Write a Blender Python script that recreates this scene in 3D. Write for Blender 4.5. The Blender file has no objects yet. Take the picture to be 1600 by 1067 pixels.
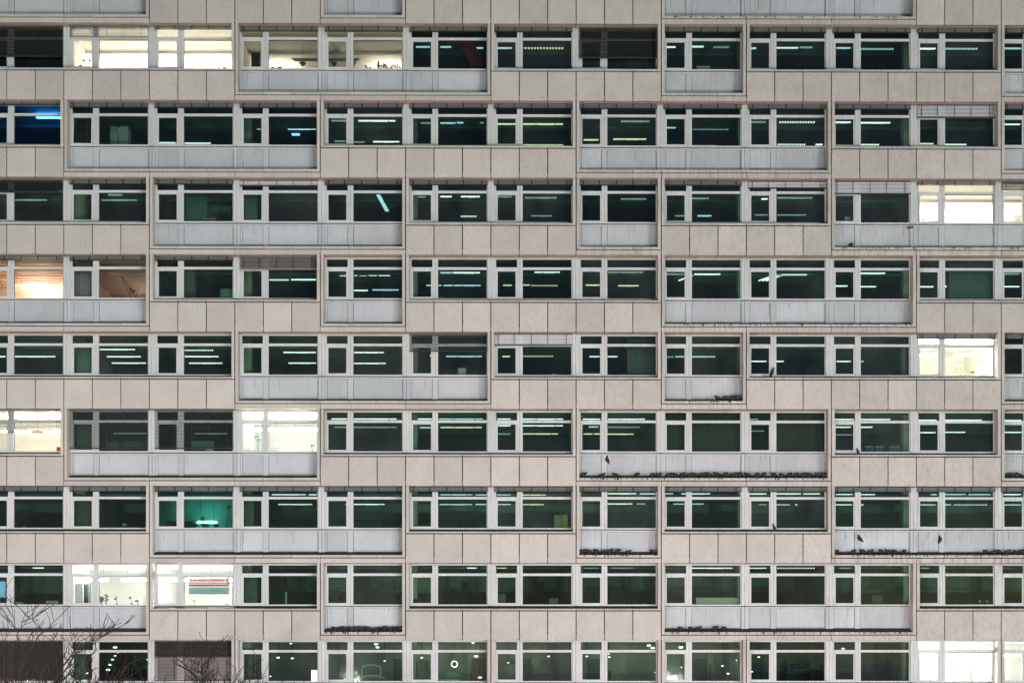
import bpy, bmesh, math, random
from mathutils import Vector, Matrix
R = math.radians
rnd = random.Random(7)
scene = bpy.context.scene
COL = scene.collection

# ------------------------------------------------------------------ camera, sky, sun
U = 1/36.5                 # metres per photo pixel on the front plane of the facade
CAMD = 60.0                # camera distance from the facade
HOR = 1000.0               # photo row of the horizon
cam_d = bpy.data.cameras.new("camera"); cam = bpy.data.objects.new("camera", cam_d); COL.objects.link(cam)
cam.location = (0, -CAMD, 0)
YAW = 0.0061
cam.rotation_euler = (R(90), 0, -YAW)
cam_d.sensor_width = 36; cam_d.lens = 36*CAMD/(1600*U)
cam_d.shift_x = -CAMD*math.tan(YAW)/(1600*U)
cam_d.shift_y = (HOR-533.5)/1600
cam_d.clip_end = 2000
scene.camera = cam

SUN_EL, SUN_AZ = 9.0, 36.0     # sun in front of the facade, to the right of the camera
w = bpy.data.worlds.new("World"); scene.world = w; w.use_nodes = True
nt = w.node_tree; bg = nt.nodes['Background']
sky = nt.nodes.new('ShaderNodeTexSky'); sky.sky_type = 'NISHITA'; sky.sun_disc = False
sky.sun_elevation = R(SUN_EL); sky.sun_rotation = R(180-SUN_AZ)
sky.air_density = 1.0; sky.dust_density = 0.3; sky.ozone_density = 3.0
nt.links.new(sky.outputs[0], bg.inputs[0]); bg.inputs[1].default_value = 0.05
sd = bpy.data.lights.new("sun", 'SUN'); sd.energy = 1.0; sd.angle = R(20); sd.color = (0.94, 1.0, 0.95)
so = bpy.data.objects.new("sun", sd); COL.objects.link(so)
sdir = Vector((math.sin(R(SUN_AZ))*math.cos(R(SUN_EL)), -math.cos(R(SUN_AZ))*math.cos(R(SUN_EL)), math.sin(R(SUN_EL))))
so.rotation_euler = sdir.to_track_quat('Z', 'Y').to_euler(); so.location = (30, -60, 20)
scene.view_settings.view_transform = 'Standard'; scene.view_settings.look = 'None'
scene.view_settings.exposure = 0.06; scene.view_settings.gamma = 1
scene.render.engine = 'CYCLES'
scene.cycles.max_bounces = 8; scene.cycles.transparent_max_bounces = 12
scene.cycles.use_denoising = True
scene.cycles.sample_clamp_indirect = 10

# ------------------------------------------------------------------ materials
def newmat(name):
    m = bpy.data.materials.new(name); m.use_nodes = True
    n = m.node_tree.nodes; return m, n, m.node_tree.links, n['Principled BSDF']
def simple(name, col, rough=0.6, metal=0.0, spec=0.4, var=0.12, scale=6.0):
    m, n, l, b = newmat(name)
    tc = n.new('ShaderNodeTexCoord'); ns = n.new('ShaderNodeTexNoise'); ns.inputs['Scale'].default_value = scale
    ns.inputs['Detail'].default_value = 5
    mp = n.new('ShaderNodeMapRange'); mp.inputs['To Min'].default_value = 1-var; mp.inputs['To Max'].default_value = 1+var
    mx = n.new('ShaderNodeMix'); mx.data_type = 'RGBA'; mx.blend_type = 'MULTIPLY'; mx.inputs[0].default_value = 1
    mx.inputs[6].default_value = (*col, 1)
    l.new(tc.outputs['Object'], ns.inputs['Vector']); l.new(ns.outputs[0], mp.inputs[0]); l.new(mp.outputs[0], mx.inputs[7])
    l.new(mx.outputs[2], b.inputs['Base Color'])
    b.inputs['Roughness'].default_value = rough; b.inputs['Metallic'].default_value = metal
    b.inputs['Specular IOR Level'].default_value = spec
    return m
def emit(name, col, s, sample=False):
    m, n, l, b = newmat(name)
    b.inputs['Base Color'].default_value = (0.8, 0.8, 0.8, 1)
    b.inputs['Emission Color'].default_value = (*col, 1); b.inputs['Emission Strength'].default_value = s
    m.cycles.emission_sampling = 'FRONT_BACK' if sample else 'NONE'
    return m
def facade(name, col, stain=(0.16, 0.15, 0.12), dirt=0.35, speck=0.10, rough=0.85, tonek=1.0, streak=4.0):
    """washed aggregate / painted sheet: per panel tone, fine grain, vertical streaks and blotches"""
    m, n, l, b = newmat(name)
    geo = n.new('ShaderNodeNewGeometry')
    at = n.new('ShaderNodeAttribute'); at.attribute_name = 'tone'
    def noise(scale, detail, sc=(1, 1, 1)):
        mpn = n.new('ShaderNodeMapping'); mpn.inputs['Scale'].default_value = sc
        x = n.new('ShaderNodeTexNoise'); x.inputs['Scale'].default_value = scale; x.inputs['Detail'].default_value = detail
        l.new(geo.outputs['Position'], mpn.inputs[0]); l.new(mpn.outputs[0], x.inputs['Vector']); return x
    g = noise(26, 4); big = noise(0.9, 6); st = noise(2.2, 6, (streak, 1, 0.45 if streak > 3 else 1.2)); zone = noise(0.06, 2)
    def rng(src, a, c, lo, hi):
        r = n.new('ShaderNodeMapRange'); r.inputs['From Min'].default_value = a; r.inputs['From Max'].default_value = c
        r.inputs['To Min'].default_value = lo; r.inputs['To Max'].default_value = hi; l.new(src, r.inputs[0]); return r.outputs[0]
    def mul(a, c):
        x = n.new('ShaderNodeMath'); x.operation = 'MULTIPLY'
        l.new(a, x.inputs[0])
        if isinstance(c, float): x.inputs[1].default_value = c
        else: l.new(c, x.inputs[1])
        return x.outputs[0]
    v = mul(rng(g.outputs[0], 0.3, 0.7, 1-speck, 1+speck), rng(big.outputs[0], 0.3, 0.7, 0.93, 1.06))
    tn = rng(at.outputs['Fac'], 0, 1, 1-0.09*tonek, 1+0.09*tonek)
    v = mul(v, tn)
    mx = n.new('ShaderNodeMix'); mx.data_type = 'RGBA'; mx.blend_type = 'MULTIPLY'; mx.inputs[0].default_value = 1
    mx.inputs[6].default_value = (*col, 1); l.new(v, mx.inputs[7])
    # dirt blotches, heavier on the weathered right hand end of the building
    sx = n.new('ShaderNodeSeparateXYZ'); l.new(geo.outputs['Position'], sx.inputs[0])
    side = rng(sx.outputs[0], -14, 20, 0.25, 1.0)
    dm = mul(mul(rng(st.outputs[0], 0.45, 0.75, 0, 1), rng(zone.outputs[0], 0.35, 0.65, 0.5, 1.2)), side)
    dm = mul(dm, float(dirt))
    m2 = n.new('ShaderNodeMix'); m2.data_type = 'RGBA'; l.new(dm, m2.inputs[0])
    l.new(mx.outputs[2], m2.inputs[6]); m2.inputs[7].default_value = (*stain, 1)
    l.new(m2.outputs[2], b.inputs['Base Color']); b.inputs['Roughness'].default_value = rough
    b.inputs['Specular IOR Level'].default_value = 0.3
    bp = n.new('ShaderNodeBump'); bp.inputs['Strength'].default_value = 0.25; bp.inputs['Distance'].default_value = 0.01
    l.new(g.outputs[0], bp.inputs['Height']); l.new(bp.outputs[0], b.inputs['Normal'])
    return m
def glassmat(name, tint, refl=1.0, dust=0.0):
    m = bpy.data.materials.new(name); m.use_nodes = True; n = m.node_tree.nodes; l = m.node_tree.links
    n.remove(n['Principled BSDF']); out = n['Material Output']
    tr = n.new('ShaderNodeBsdfTransparent'); tr.inputs[0].default_value = (*tint, 1)
    gl = n.new('ShaderNodeBsdfGlossy'); gl.inputs['Roughness'].default_value = 0.03; gl.inputs[0].default_value = (0.8*refl, 0.95*refl, 0.9*refl, 1)
    fr = n.new('ShaderNodeFresnel'); fr.inputs[0].default_value = 1.5
    tcn = n.new('ShaderNodeNewGeometry'); ns = n.new('ShaderNodeTexNoise'); ns.inputs['Scale'].default_value = 1.3
    bp = n.new('ShaderNodeBump'); bp.inputs['Strength'].default_value = 0.15; bp.inputs['Distance'].default_value = 0.02
    l.new(tcn.outputs['Position'], ns.inputs['Vector']); l.new(ns.outputs[0], bp.inputs['Height']); l.new(bp.outputs[0], gl.inputs['Normal'])
    mx = n.new('ShaderNodeMixShader'); l.new(fr.outputs[0], mx.inputs[0]); l.new(tr.outputs[0], mx.inputs[1]); l.new(gl.outputs[0], mx.inputs[2])
    if dust:
        df = n.new('ShaderNodeBsdfDiffuse'); df.inputs[0].default_value = (0.50, 0.62, 0.59, 1)
        mp = n.new('ShaderNodeMapping'); mp.inputs['Scale'].default_value = (0.9, 1, 0.5); l.new(tcn.outputs['Position'], mp.inputs[0])
        nd = n.new('ShaderNodeTexNoise'); nd.inputs['Scale'].default_value = 0.8; nd.inputs['Detail'].default_value = 6; l.new(mp.outputs[0], nd.inputs['Vector'])
        mr = n.new('ShaderNodeMapRange'); mr.inputs['From Min'].default_value = .3; mr.inputs['From Max'].default_value = .7; mr.inputs['To Min'].default_value = dust*.4; mr.inputs['To Max'].default_value = dust*1.7
        l.new(nd.outputs[0], mr.inputs[0]); m2 = n.new('ShaderNodeMixShader'); l.new(mr.outputs[0], m2.inputs[0]); l.new(mx.outputs[0], m2.inputs[1]); l.new(df.outputs[0], m2.inputs[2])
        mx = m2
    l.new(mx.outputs[0], out.inputs['Surface'])
    return m

M = {}
M['panel'] = facade('washed_concrete_panel', (0.478, 0.470, 0.448), dirt=0.34, stain=(0.24, 0.225, 0.18), speck=0.30, tonek=0.9, streak=2.0)
M['trim'] = facade('concrete_trim', (0.48, 0.475, 0.45), dirt=0.6, stain=(0.12, 0.11, 0.08))
M['soffit'] = facade('warm_lit_soffit', (0.55, 0.44, 0.385), dirt=0.4, stain=(0.2, 0.14, 0.10))  # same concrete as the panels, warm light from below put into its colour
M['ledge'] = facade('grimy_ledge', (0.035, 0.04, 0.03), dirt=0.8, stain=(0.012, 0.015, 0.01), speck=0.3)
M['sheet'] = facade('painted_blue_grey_sheet', (0.45, 0.49, 0.53), dirt=0.34, speck=0.08, rough=0.5, stain=(0.25, 0.25, 0.24))
M['sheet_dirty'] = facade('rain_marked_sheet', (0.33, 0.36, 0.36), dirt=0.8, speck=0.15, rough=0.7, stain=(0.15, 0.16, 0.14))
M['joint'] = simple('joint_shadow_mortar', (0.008, 0.009, 0.008), 0.9)
M['slab'] = simple('slab_concrete', (0.25, 0.24, 0.22), 0.9)
M['frame'] = facade('window_frame_paint', (0.53, 0.575, 0.585), dirt=0.4, speck=0.04, rough=0.45, stain=(0.2, 0.2, 0.19))
M['gasket'] = simple('window_gasket', (0.03, 0.035, 0.035), 0.6)
M['glass'] = glassmat('green_tinted_glass', (0.44, 0.62, 0.54), dust=0.014)
M['glass_old'] = glassmat('dusty_green_glass', (0.46, 0.60, 0.52), dust=0.028)
M['glass_dark'] = glassmat('dark_green_glass', (0.36, 0.52, 0.47), dust=0.008)
M['glass_clear'] = glassmat('clear_glass', (0.84, 0.865, 0.85))
M['glass_blue'] = glassmat('blue_lit_glass', (0.20, 0.50, 0.60))  # blue glow of the lit room put into the pane's tint
M['blind_dark'] = simple('dark_blind_slat', (0.028, 0.038, 0.034), 0.5)
M['blind_stack'] = simple('raised_blind_slat', (0.13, 0.165, 0.165), 0.45)
M['blind_mid'] = simple('grey_blind_slat', (0.16, 0.17, 0.17), 0.5)
M['blind_white'] = simple('white_blind_slat', (0.82, 0.85, 0.88), 0.45)
M['blind_brown'] = simple('brown_blind_slat', (0.045, 0.04, 0.032), 0.5)
M['blind_pink'] = simple('warm_grey_blind_slat', (0.24, 0.22, 0.215), 0.5)
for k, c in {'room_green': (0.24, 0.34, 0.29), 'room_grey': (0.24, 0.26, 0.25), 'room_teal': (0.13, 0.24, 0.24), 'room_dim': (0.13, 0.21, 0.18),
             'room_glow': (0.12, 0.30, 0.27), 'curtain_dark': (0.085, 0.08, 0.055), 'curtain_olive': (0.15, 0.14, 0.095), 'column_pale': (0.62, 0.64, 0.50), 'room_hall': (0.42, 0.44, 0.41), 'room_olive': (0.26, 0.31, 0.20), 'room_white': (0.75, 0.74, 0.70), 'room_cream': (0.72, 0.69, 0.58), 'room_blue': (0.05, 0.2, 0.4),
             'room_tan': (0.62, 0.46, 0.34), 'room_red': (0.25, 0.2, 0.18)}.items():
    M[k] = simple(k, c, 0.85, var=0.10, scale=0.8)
M['carpet'] = simple('carpet', (0.06, 0.065, 0.06), 0.95)
M['pale_floor'] = simple('pale_floor', (0.65, 0.62, 0.56), 0.6)
M['dropping'] = simple('bird_dropping', (0.62, 0.62, 0.58), 0.9)
M['wood'] = simple('warm_wood', (0.55, 0.36, 0.22), 0.6, var=0.3, scale=3)
M['dark'] = simple('dark_plastic', (0.02, 0.022, 0.022), 0.5)
M['grey'] = simple('grey_plastic', (0.2, 0.22, 0.21), 0.6)
M['white'] = simple('white_card', (0.7, 0.7, 0.66), 0.7)
M['leaf'] = simple('leaf', (0.05, 0.11, 0.035), 0.6, var=0.4, scale=9)
M['leaf_dark'] = simple('leaf_dark', (0.02, 0.03, 0.018), 0.7, var=0.4, scale=9)
M['pot'] = simple('clay_pot', (0.25, 0.13, 0.08), 0.8)
M['pot_pale'] = simple('pale_planter', (0.5, 0.5, 0.44), 0.7)
M['red'] = simple('red_cloth', (0.42, 0.03, 0.05), 0.8, var=0.5, scale=3)
M['redprint'] = simple('red_print', (0.72, 0.07, 0.10), 0.7, var=0.05)
M['pinkprint'] = simple('pink_print', (0.85, 0.18, 0.26), 0.7, var=0.05)
M['blueprint'] = simple('pale_blue_print', (0.50, 0.68, 0.70), 0.7, var=0.08)
def paper(name, col):
    m = bpy.data.materials.new(name); m.use_nodes = True; n = m.node_tree.nodes; l = m.node_tree.links; n.remove(n['Principled BSDF'])
    a = n.new('ShaderNodeBsdfDiffuse'); a.inputs[0].default_value = (*col, 1); b = n.new('ShaderNodeBsdfTranslucent'); b.inputs[0].default_value = (*col, 1)
    x = n.new('ShaderNodeMixShader'); x.inputs[0].default_value = .5; l.new(a.outputs[0], x.inputs[1]); l.new(b.outputs[0], x.inputs[2]); l.new(x.outputs[0], n['Material Output'].inputs[0]); return m
M['paper'] = paper('backlit_paper', (.8, .8, .78)); M['redprint'] = paper('red_print', (.62, .03, .05)); M['pinkprint'] = paper('pink_print', (.8, .12, .2)); M['blueprint'] = paper('pale_blue_print', (.45, .66, .70))
M['ink'] = simple('ink', (0.06, 0.07, 0.09), 0.7)
M['yellow'] = simple('yellow_green_plastic', (0.42, 0.50, 0.10), 0.6)
M['teal'] = simple('teal_plastic', (0.05, 0.38, 0.30), 0.6)
M['bluecrate'] = simple('blue_plastic', (0.05, 0.09, 0.22), 0.5)
M['bird'] = simple('pigeon_feathers', (0.010, 0.012, 0.014), 0.6, var=0.5, scale=14)
M['birdgrey'] = simple('pigeon_grey_feathers', (0.018, 0.02, 0.022), 0.6, var=0.5, scale=14)
M['bark'] = simple('bark', (0.016, 0.012, 0.010), 0.9, var=0.4, scale=8)
M['asphalt'] = simple('asphalt', (0.05, 0.05, 0.05), 0.9, var=0.25, scale=2)
M['paving'] = simple('paving', (0.40, 0.33, 0.29), 0.9, var=0.15, scale=1.5)
M['kerb'] = simple('kerb_stone', (0.3, 0.29, 0.27), 0.9)
M['paint'] = simple('road_paint', (0.7, 0.7, 0.68), 0.8)
M['lamp_body'] = simple('lamp_body', (0.35, 0.37, 0.36), 0.5)
M['lamp_dim'] = emit('lamp_glow_dim', (0.70, 1.0, 0.92), 0.4)
M['lamp_white'] = emit('lamp_glow_white', (0.92, 1.0, 0.97), 1.8)
M['lamp_cyan'] = emit('lamp_glow_cyan', (0.62, 0.93, 1.0), 1.15)
M['lamp_yellow'] = emit('lamp_glow_yellow', (1.0, 0.97, 0.55), 1.3)
M['lamp_room'] = emit('lamp_glow_room', (0.98, 1.0, 0.97), 175, True)
M['lamp_warm'] = emit('lamp_glow_warm', (1.0, 0.88, 0.76), 160, True)
M['lamp_low'] = emit('lamp_glow_low', (1.0, 0.94, 0.80), 45, True)
M['lamp_teal'] = emit('lamp_glow_teal', (0.30, 1.0, 0.85), 55, True)
M['lamp_blue'] = emit('lamp_glow_blue', (0.16, 0.60, 1.0), 24, True)
M['lamp_hall'] = emit('lamp_glow_hall', (1.0, 0.93, 0.88), 30, True)
M['lamp_screen_blue'] = emit('lamp_glow_screen_blue', (0.10, 0.35, 1.0), 5, True)
M['spot_glow'] = emit('ring_and_reflection_glow', (1.0, 0.97, 0.9), 3)  # for the ring lamp and the glows that imitate reflections
M['globe'] = glassmat('lamp_globe_glass', (0.95, 0.93, 0.9))
M['screen'] = emit('blue_pane_glow', (0.05, 0.30, 0.9), 0.8)  # for the panel that imitates blue light in a pane
M['lightbox'] = emit('light_box_glow', (1.0, 1.0, 0.95), 4)

# ------------------------------------------------------------------ mesh builder
class MB:
    def __init__(s): s.v = []; s.f = []; s.m = []; s.t = []; s.mats = []
    def mi(s, mat):
        if mat not in s.mats: s.mats.append(mat)
        return s.mats.index(mat)
    def face(s, pts, mat, tone=0.5):
        n = len(s.v); s.v += [tuple(p) for p in pts]; s.f.append(tuple(range(n, n+len(pts)))); s.m.append(s.mi(mat)); s.t.append(tone)
    def hexa(s, p, mat, tone=0.5):
        n = len(s.v); s.v += [tuple(q) for q in p]; k = s.mi(mat)
        for q in ((0, 3, 2, 1), (4, 5, 6, 7), (0, 1, 5, 4), (1, 2, 6, 5), (2, 3, 7, 6), (3, 0, 4, 7)):
            s.f.append(tuple(n+a for a in q)); s.m.append(k); s.t.append(tone)
    def box(s, x0, x1, y0, y1, z0, z1, mat, tone=0.5):
        s.hexa([(x0, y0, z0), (x1, y0, z0), (x1, y1, z0), (x0, y1, z0), (x0, y0, z1), (x1, y0, z1), (x1, y1, z1), (x0, y1, z1)], mat, tone)
    def tube(s, pts, rad, mat, n=6, tone=0.5, caps=True):
        k = s.mi(mat); rings = []
        for i, p in enumerate(pts):
            p = Vector(p); a = Vector(pts[max(i-1, 0)]); b = Vector(pts[min(i+1, len(pts)-1)])
            d = (b-a).normalized() if (b-a).length > 1e-9 else Vector((0, 0, 1))
            up = Vector((0, 0, 1)) if abs(d.z) < 0.9 else Vector((1, 0, 0))
            u = d.cross(up).normalized(); v = d.cross(u).normalized(); r = rad[i] if isinstance(rad, (list, tuple)) else rad
            st = len(s.v); rings.append(st)
            for q in range(n):
                an = 2*math.pi*q/n; s.v.append(tuple(p+u*math.cos(an)*r+v*math.sin(an)*r))
        for i in range(len(pts)-1):
            a, b = rings[i], rings[i+1]
            for q in range(n):
                s.f.append((a+q, a+(q+1) % n, b+(q+1) % n, b+q)); s.m.append(k); s.t.append(tone)
        if caps:
            s.f.append(tuple(rings[0]+q for q in range(n))); s.m.append(k); s.t.append(tone)
            s.f.append(tuple(rings[-1]+q for q in reversed(range(n)))); s.m.append(k); s.t.append(tone)
    def mesh(s, name):
        me = bpy.data.meshes.new(name); me.from_pydata(s.v, [], s.f)
        for mt in s.mats: me.materials.append(M[mt])
        me.polygons.foreach_set('material_index', s.m)
        at = me.attributes.new('tone', 'FLOAT', 'FACE'); at.data.foreach_set('value', s.t)
        bm = bmesh.new(); bm.from_mesh(me); bmesh.ops.recalc_face_normals(bm, faces=bm.faces) ; bm.to_mesh(me); bm.free()
        me.update(); return me
    def build(s, name, parent=None, loc=(0, 0, 0), smooth=False):
        me = s.mesh(name)
        if smooth: me.polygons.foreach_set('use_smooth', [True]*len(me.polygons))
        return put(name, me, parent, loc)
def put(name, data, parent=None, loc=(0, 0, 0)):
    o = bpy.data.objects.new(name, data); COL.objects.link(o); o.location = loc
    if parent: o.parent = parent
    return o
def tag(o, label=None, cat=None, group=None, kind=None):
    if label: o['label'] = label
    if cat: o['category'] = cat
    if group: o['group'] = group
    if kind: o['kind'] = kind
    return o
def X(px): return (px-800)*U
def Z(py): return (HOR-py)*U
def depthX(px, y): return (px-800)*U*(CAMD+y)/CAMD

ROWP = 120.3; BAY = 133.2; PAN = BAY/3
def YB(i): return 37.2+ROWP*i          # underside of the storey edge above window row i
def XB(b): return 101-BAY+BAY*b        # left edge of bay b
ORD = ['first', 'second', 'third', 'fourth', 'fifth', 'sixth', 'seventh', 'eighth', 'ninth', 'tenth', 'eleventh', 'twelfth', 'thirteenth', 'fourteenth',
       'fifteenth', 'sixteenth', 'seventeenth', 'eighteenth', 'nineteenth', 'twentieth']
ORD += ['twenty-'+o for o in ORD[:9]] + ['thirtieth'] + ['thirty-'+o for o in ORD[:9]]
# which bays have the concrete parapet (P) and which the recessed sheet (R); the pattern repeats every four storeys
PAT = {0: 'PPPRRRPPRPPPR', 1: 'PRRRPPPRRRPPR', 2: 'PPRRRPPRPPRRR', 3: 'RRPPRPPPRRRPP'}
def typ(i, b):
    row = PAT[i % 4]
    if b < 0: return 'P' if i % 2 else row[0]
    if b > 12: return {0: 'R', 1: 'R', 2: 'R', 3: 'P'}[i % 4]
    return row[b]
BMIN, BMAX, IMIN, IMAX = -1, 13, -1, 8

# ------------------------------------------------------------------ ground
g = MB(); g.face([(-400, -400, -8.13), (400, -400, -8.13), (400, 400, -8.13), (-400, 400, -8.13)], 'asphalt'); tag(g.build('road'), kind='structure')
g = MB(); g.box(-80, 80, -14, 14, -8.4, -8.0, 'paving'); tag(g.build('pavement'), kind='structure')
g = MB()
for k in range(-40, 40): g.box(k*2+0.01, k*2+1.99, -14.2, -14.0, -8.4, -7.995, 'kerb', rnd.random())
tag(g.build('kerb'), kind='structure')
g = MB(); g.box(-80, 80, -75, -26, -8.4, -7.99, 'paving'); tag(g.build('square'), kind='structure')
g = MB()
for k in range(-20, 20): g.box(k*4, k*4+2, -20.1, -19.95, -8.129, -8.122, 'paint')
tag(g.build('road_marking'), kind='structure')

# ------------------------------------------------------------------ unseen street lamps added below the frame for upward and pink fill
def fill_street_lamp(x, y, zt, power, lab, col=(1.0, 0.97, 0.925)):
    root = put('fill_street_lamp', None, None, (x, y, -8.0)); h = zt+8
    p = MB(); p.tube([(0, 0, 0), (0, 0, .5), (0, 0, .55), (0, 0, h-.35)], [.16, .14, .08, .05], 'dark', 12); p.build('pole', root)
    q = MB(); q.tube([(0, 0, h+.30), (0, 0, h+.36), (0, 0, h+.42)], [.36, .30, .05], 'dark', 16); q.tube([(0, 0, h-.36), (0, 0, h-.30)], [.10, .18], 'dark', 12); q.build('cap', root)
    q = MB(); q.tube([(0, 0, h-.29), (0, 0, h-.1), (0, 0, h+.1), (0, 0, h+.29)], [.18, .28, .30, .26], 'globe', 16); q.build('lamp_shade', root, smooth=True)
    ld = bpy.data.lights.new('fill_lamp_bulb', 'POINT'); ld.energy = power; ld.color = col; ld.shadow_soft_size = .32
    lo = put('bulb', ld, root, (0, 0, h)); lo.data = ld
    tag(root, lab, 'street lamp', 'unseen fill lamps added on the square')
for k, x in enumerate((-36, -12, 12, 36)):
    fill_street_lamp(x, -44, -3.2, 21000, ORD[k]+' fill lamp from left, added unseen on the square facing the block')
for k, x in enumerate((-16, 6)):
    fill_street_lamp(x, -21.5, -4.0, 5200, ['left', 'right'][k]+' pink fill lamp added unseen at the kerb before the block', (1.0, 0.60, 0.70))

# ------------------------------------------------------------------ building shell
B = put('office_building', None, None, (0, 0, -8)); tag(B, 'tall concrete office block with staggered bands of panels and strip windows', 'building')
OFF = Vector((0, 0, 8))
def bpart(mb, name, parent=None, smooth=False, loc=(0, 0, 0)):
    o = mb.build(name, parent or B, smooth=smooth)
    o.location = Vector(loc)+(OFF if parent is None else Vector((0, 0, 0)))
    return o
XL, XR = X(XB(BMIN)), X(XB(BMAX+1))
WY = 0.50      # window plane
def runs(i):
    out = []; b = BMIN
    while b <= BMAX:
        e = b
        while e+1 <= BMAX and typ(i, e+1) == typ(i, b): e += 1
        out.append((b, e, typ(i, b))); b = e+1
    return out
def prism(mb, x0, x1, prof, mat, tone=0.5):
    """prof: list of (y, z) counter-clockwise quad"""
    p = [(x0, y, z) for y, z in prof]+[(x1, y, z) for y, z in prof]
    mb.hexa([p[0], p[4], p[5], p[1], p[3], p[7], p[6], p[2]], mat, tone)

for i in range(IMIN-1, IMAX+1):      # band under window row i ; slab edge at its foot
    yb = YB(i); yn = YB(i+1)
    s = MB(); s.box(XL, XR, 0.07, 0.66, Z(yn-2), Z(yn-8), 'slab'); s.box(XL, XR, 0.66, 9.5, Z(yn-0.5), Z(yn-10), 'slab'); bpart(s, 'floor_slab')
    s = MB(); x = XB(BMIN)
    for k in range((BMAX-BMIN+1)*3):
        s.box(X(x+0.35), X(x+PAN-0.35), 0.085, 0.60, Z(yn-0.7), Z(yn-1.9), 'soffit', rnd.random()); x += PAN
    s.box(XL, XR, 0.084, 0.60, Z(yn-1.6), Z(yn-2.0), 'joint')
    bpart(s, 'soffit')
    for (b0, b1, t) in runs(i):
        x0, x1 = XB(b0), XB(b1+1)
        if t == 'P':
            p = MB()
            for k in range((b1-b0+1)*3):
                xa = x0+k*PAN
                p.box(X(xa+0.75), X(xa+PAN-0.75), 0.0+rnd.uniform(-.004, .004), 0.08, Z(yn), Z(yb+75.3), 'panel', rnd.random())
            p.box(X(x0+.2), X(x1-.2), 0.078, 0.13, Z(yn-.4), Z(yb+73), 'joint')
            p.box(X(x0), X(x1), 0.44, 0.62, Z(yn-8), Z(yb+67), 'slab')
            bpart(p, 'parapet')
            q = MB()
            for k in range((b1-b0+1)*3):
                xa = x0+k*PAN; a = xa+0.3 if k else xa+5.2; c = xa+PAN-0.3 if k < (b1-b0+1)*3-1 else xa+PAN-5.2
                tn = rnd.random()
                q.box(X(a), X(c), -0.025, 0.05, Z(yb+73.7), Z(yb+71.2), 'trim', tn)
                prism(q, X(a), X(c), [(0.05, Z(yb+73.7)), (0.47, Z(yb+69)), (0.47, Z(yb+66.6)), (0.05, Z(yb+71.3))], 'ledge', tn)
            bpart(q, 'sill')
            zb = yb+73.7
        else:
            p = MB()
            p.box(X(x0), X(x1), 0.56, 0.62, Z(yn-8), Z(yb+66.8), 'slab'); p.box(X(x0+.3), X(x1-.3), 0.535, 0.56, Z(yb+103), Z(yb+66.9), 'joint')
            for b in range(b0, b1+1):
                xx = XB(b)
                p.box(X(xx+.2), X(xx+BAY-.2), .505, .535, Z(yb+70.3), Z(yb+67.6), 'sheet', .6)
                for (a, c, y0) in ((0.3, 4.9, .47), (5.2, 8.4, .515), (8.9, 40.4, .522), (41.0, 49.6, .49), (50.2, 126.4, .522), (127.0, 128.2, .515), (128.5, 132.9, .47)):
                    top = 70.5 if y0 > .5 else 67.8
                    p.box(X(xx+a), X(xx+c), y0, .535, Z(yb+103), Z(yb+top), 'sheet', rnd.random())
                for (a, c) in ((8.9, 40.4), (50.2, 126.4)):
                    p.box(X(xx+a+.1), X(xx+c-.1), .5195, .522, Z(yb+102.9), Z(yb+rnd.uniform(98.5, 100.5)), 'sheet_dirty', rnd.random())
                    for q_ in range(3):
                        if rnd.random() < .22+.04*b: dx = rnd.uniform(a, c-1); p.box(X(xx+dx), X(xx+dx+rnd.uniform(.4, 1.2)), .5198, .522, Z(yb+71+rnd.uniform(3, 20)), Z(yb+70.6), 'sheet_dirty', rnd.random())
            bpart(p, 'spandrel')
            q = MB()
            n3 = (b1-b0+1)*3
            for k in range(n3):
                xa = x0+k*PAN; a = xa+0.3 if k else xa+5.2; c = xa+PAN-0.3 if k < n3-1 else xa+PAN-5.2; tn = rnd.random()
                q.box(X(a), X(c), -0.005, 0.06, Z(yb+111.6), Z(yb+107.8), 'trim', tn)
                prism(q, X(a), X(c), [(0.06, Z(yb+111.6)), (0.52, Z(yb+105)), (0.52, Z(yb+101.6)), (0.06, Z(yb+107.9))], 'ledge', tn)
            q.box(X(x0+.4), X(x1-.4), 0.055, 0.075, Z(yb+113.5), Z(yb+111), 'joint')
            if (i, b0) in ((4, 8), (5, 7), (6, 7), (6, 10), (7, 4), (7, 8), (2, 10), (-1, 8), (3, 8)):
                for k in range(int((x1-x0)*.22)):
                    a = rnd.uniform(x0+6, x1-8); q.box(X(a), X(a+rnd.uniform(.5, 1.8)), -.0085, -.005, Z(yb+108.2+rnd.uniform(.6, 3)), Z(yb+107.9), rnd.choice(['ledge', 'ledge', 'dropping']))
            bpart(q, 'ledge')
            q = MB()
            for b in range(b0, b1+1):
                q.box(X(XB(b)+.4), X(XB(b+1)-.4), 0.0, 0.08, Z(yn), Z(yb+113.0), 'trim', rnd.random())
            bpart(q, 'slab_edge')
            zb = yb+111.6
        for xa in (x0+.8, x1-5.1):
            f = MB(); f.box(X(xa), X(xa+4.3), 0.0, 0.56, Z(zb), Z(yb+0.2), 'trim', rnd.random()); bpart(f, 'fin')

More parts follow.
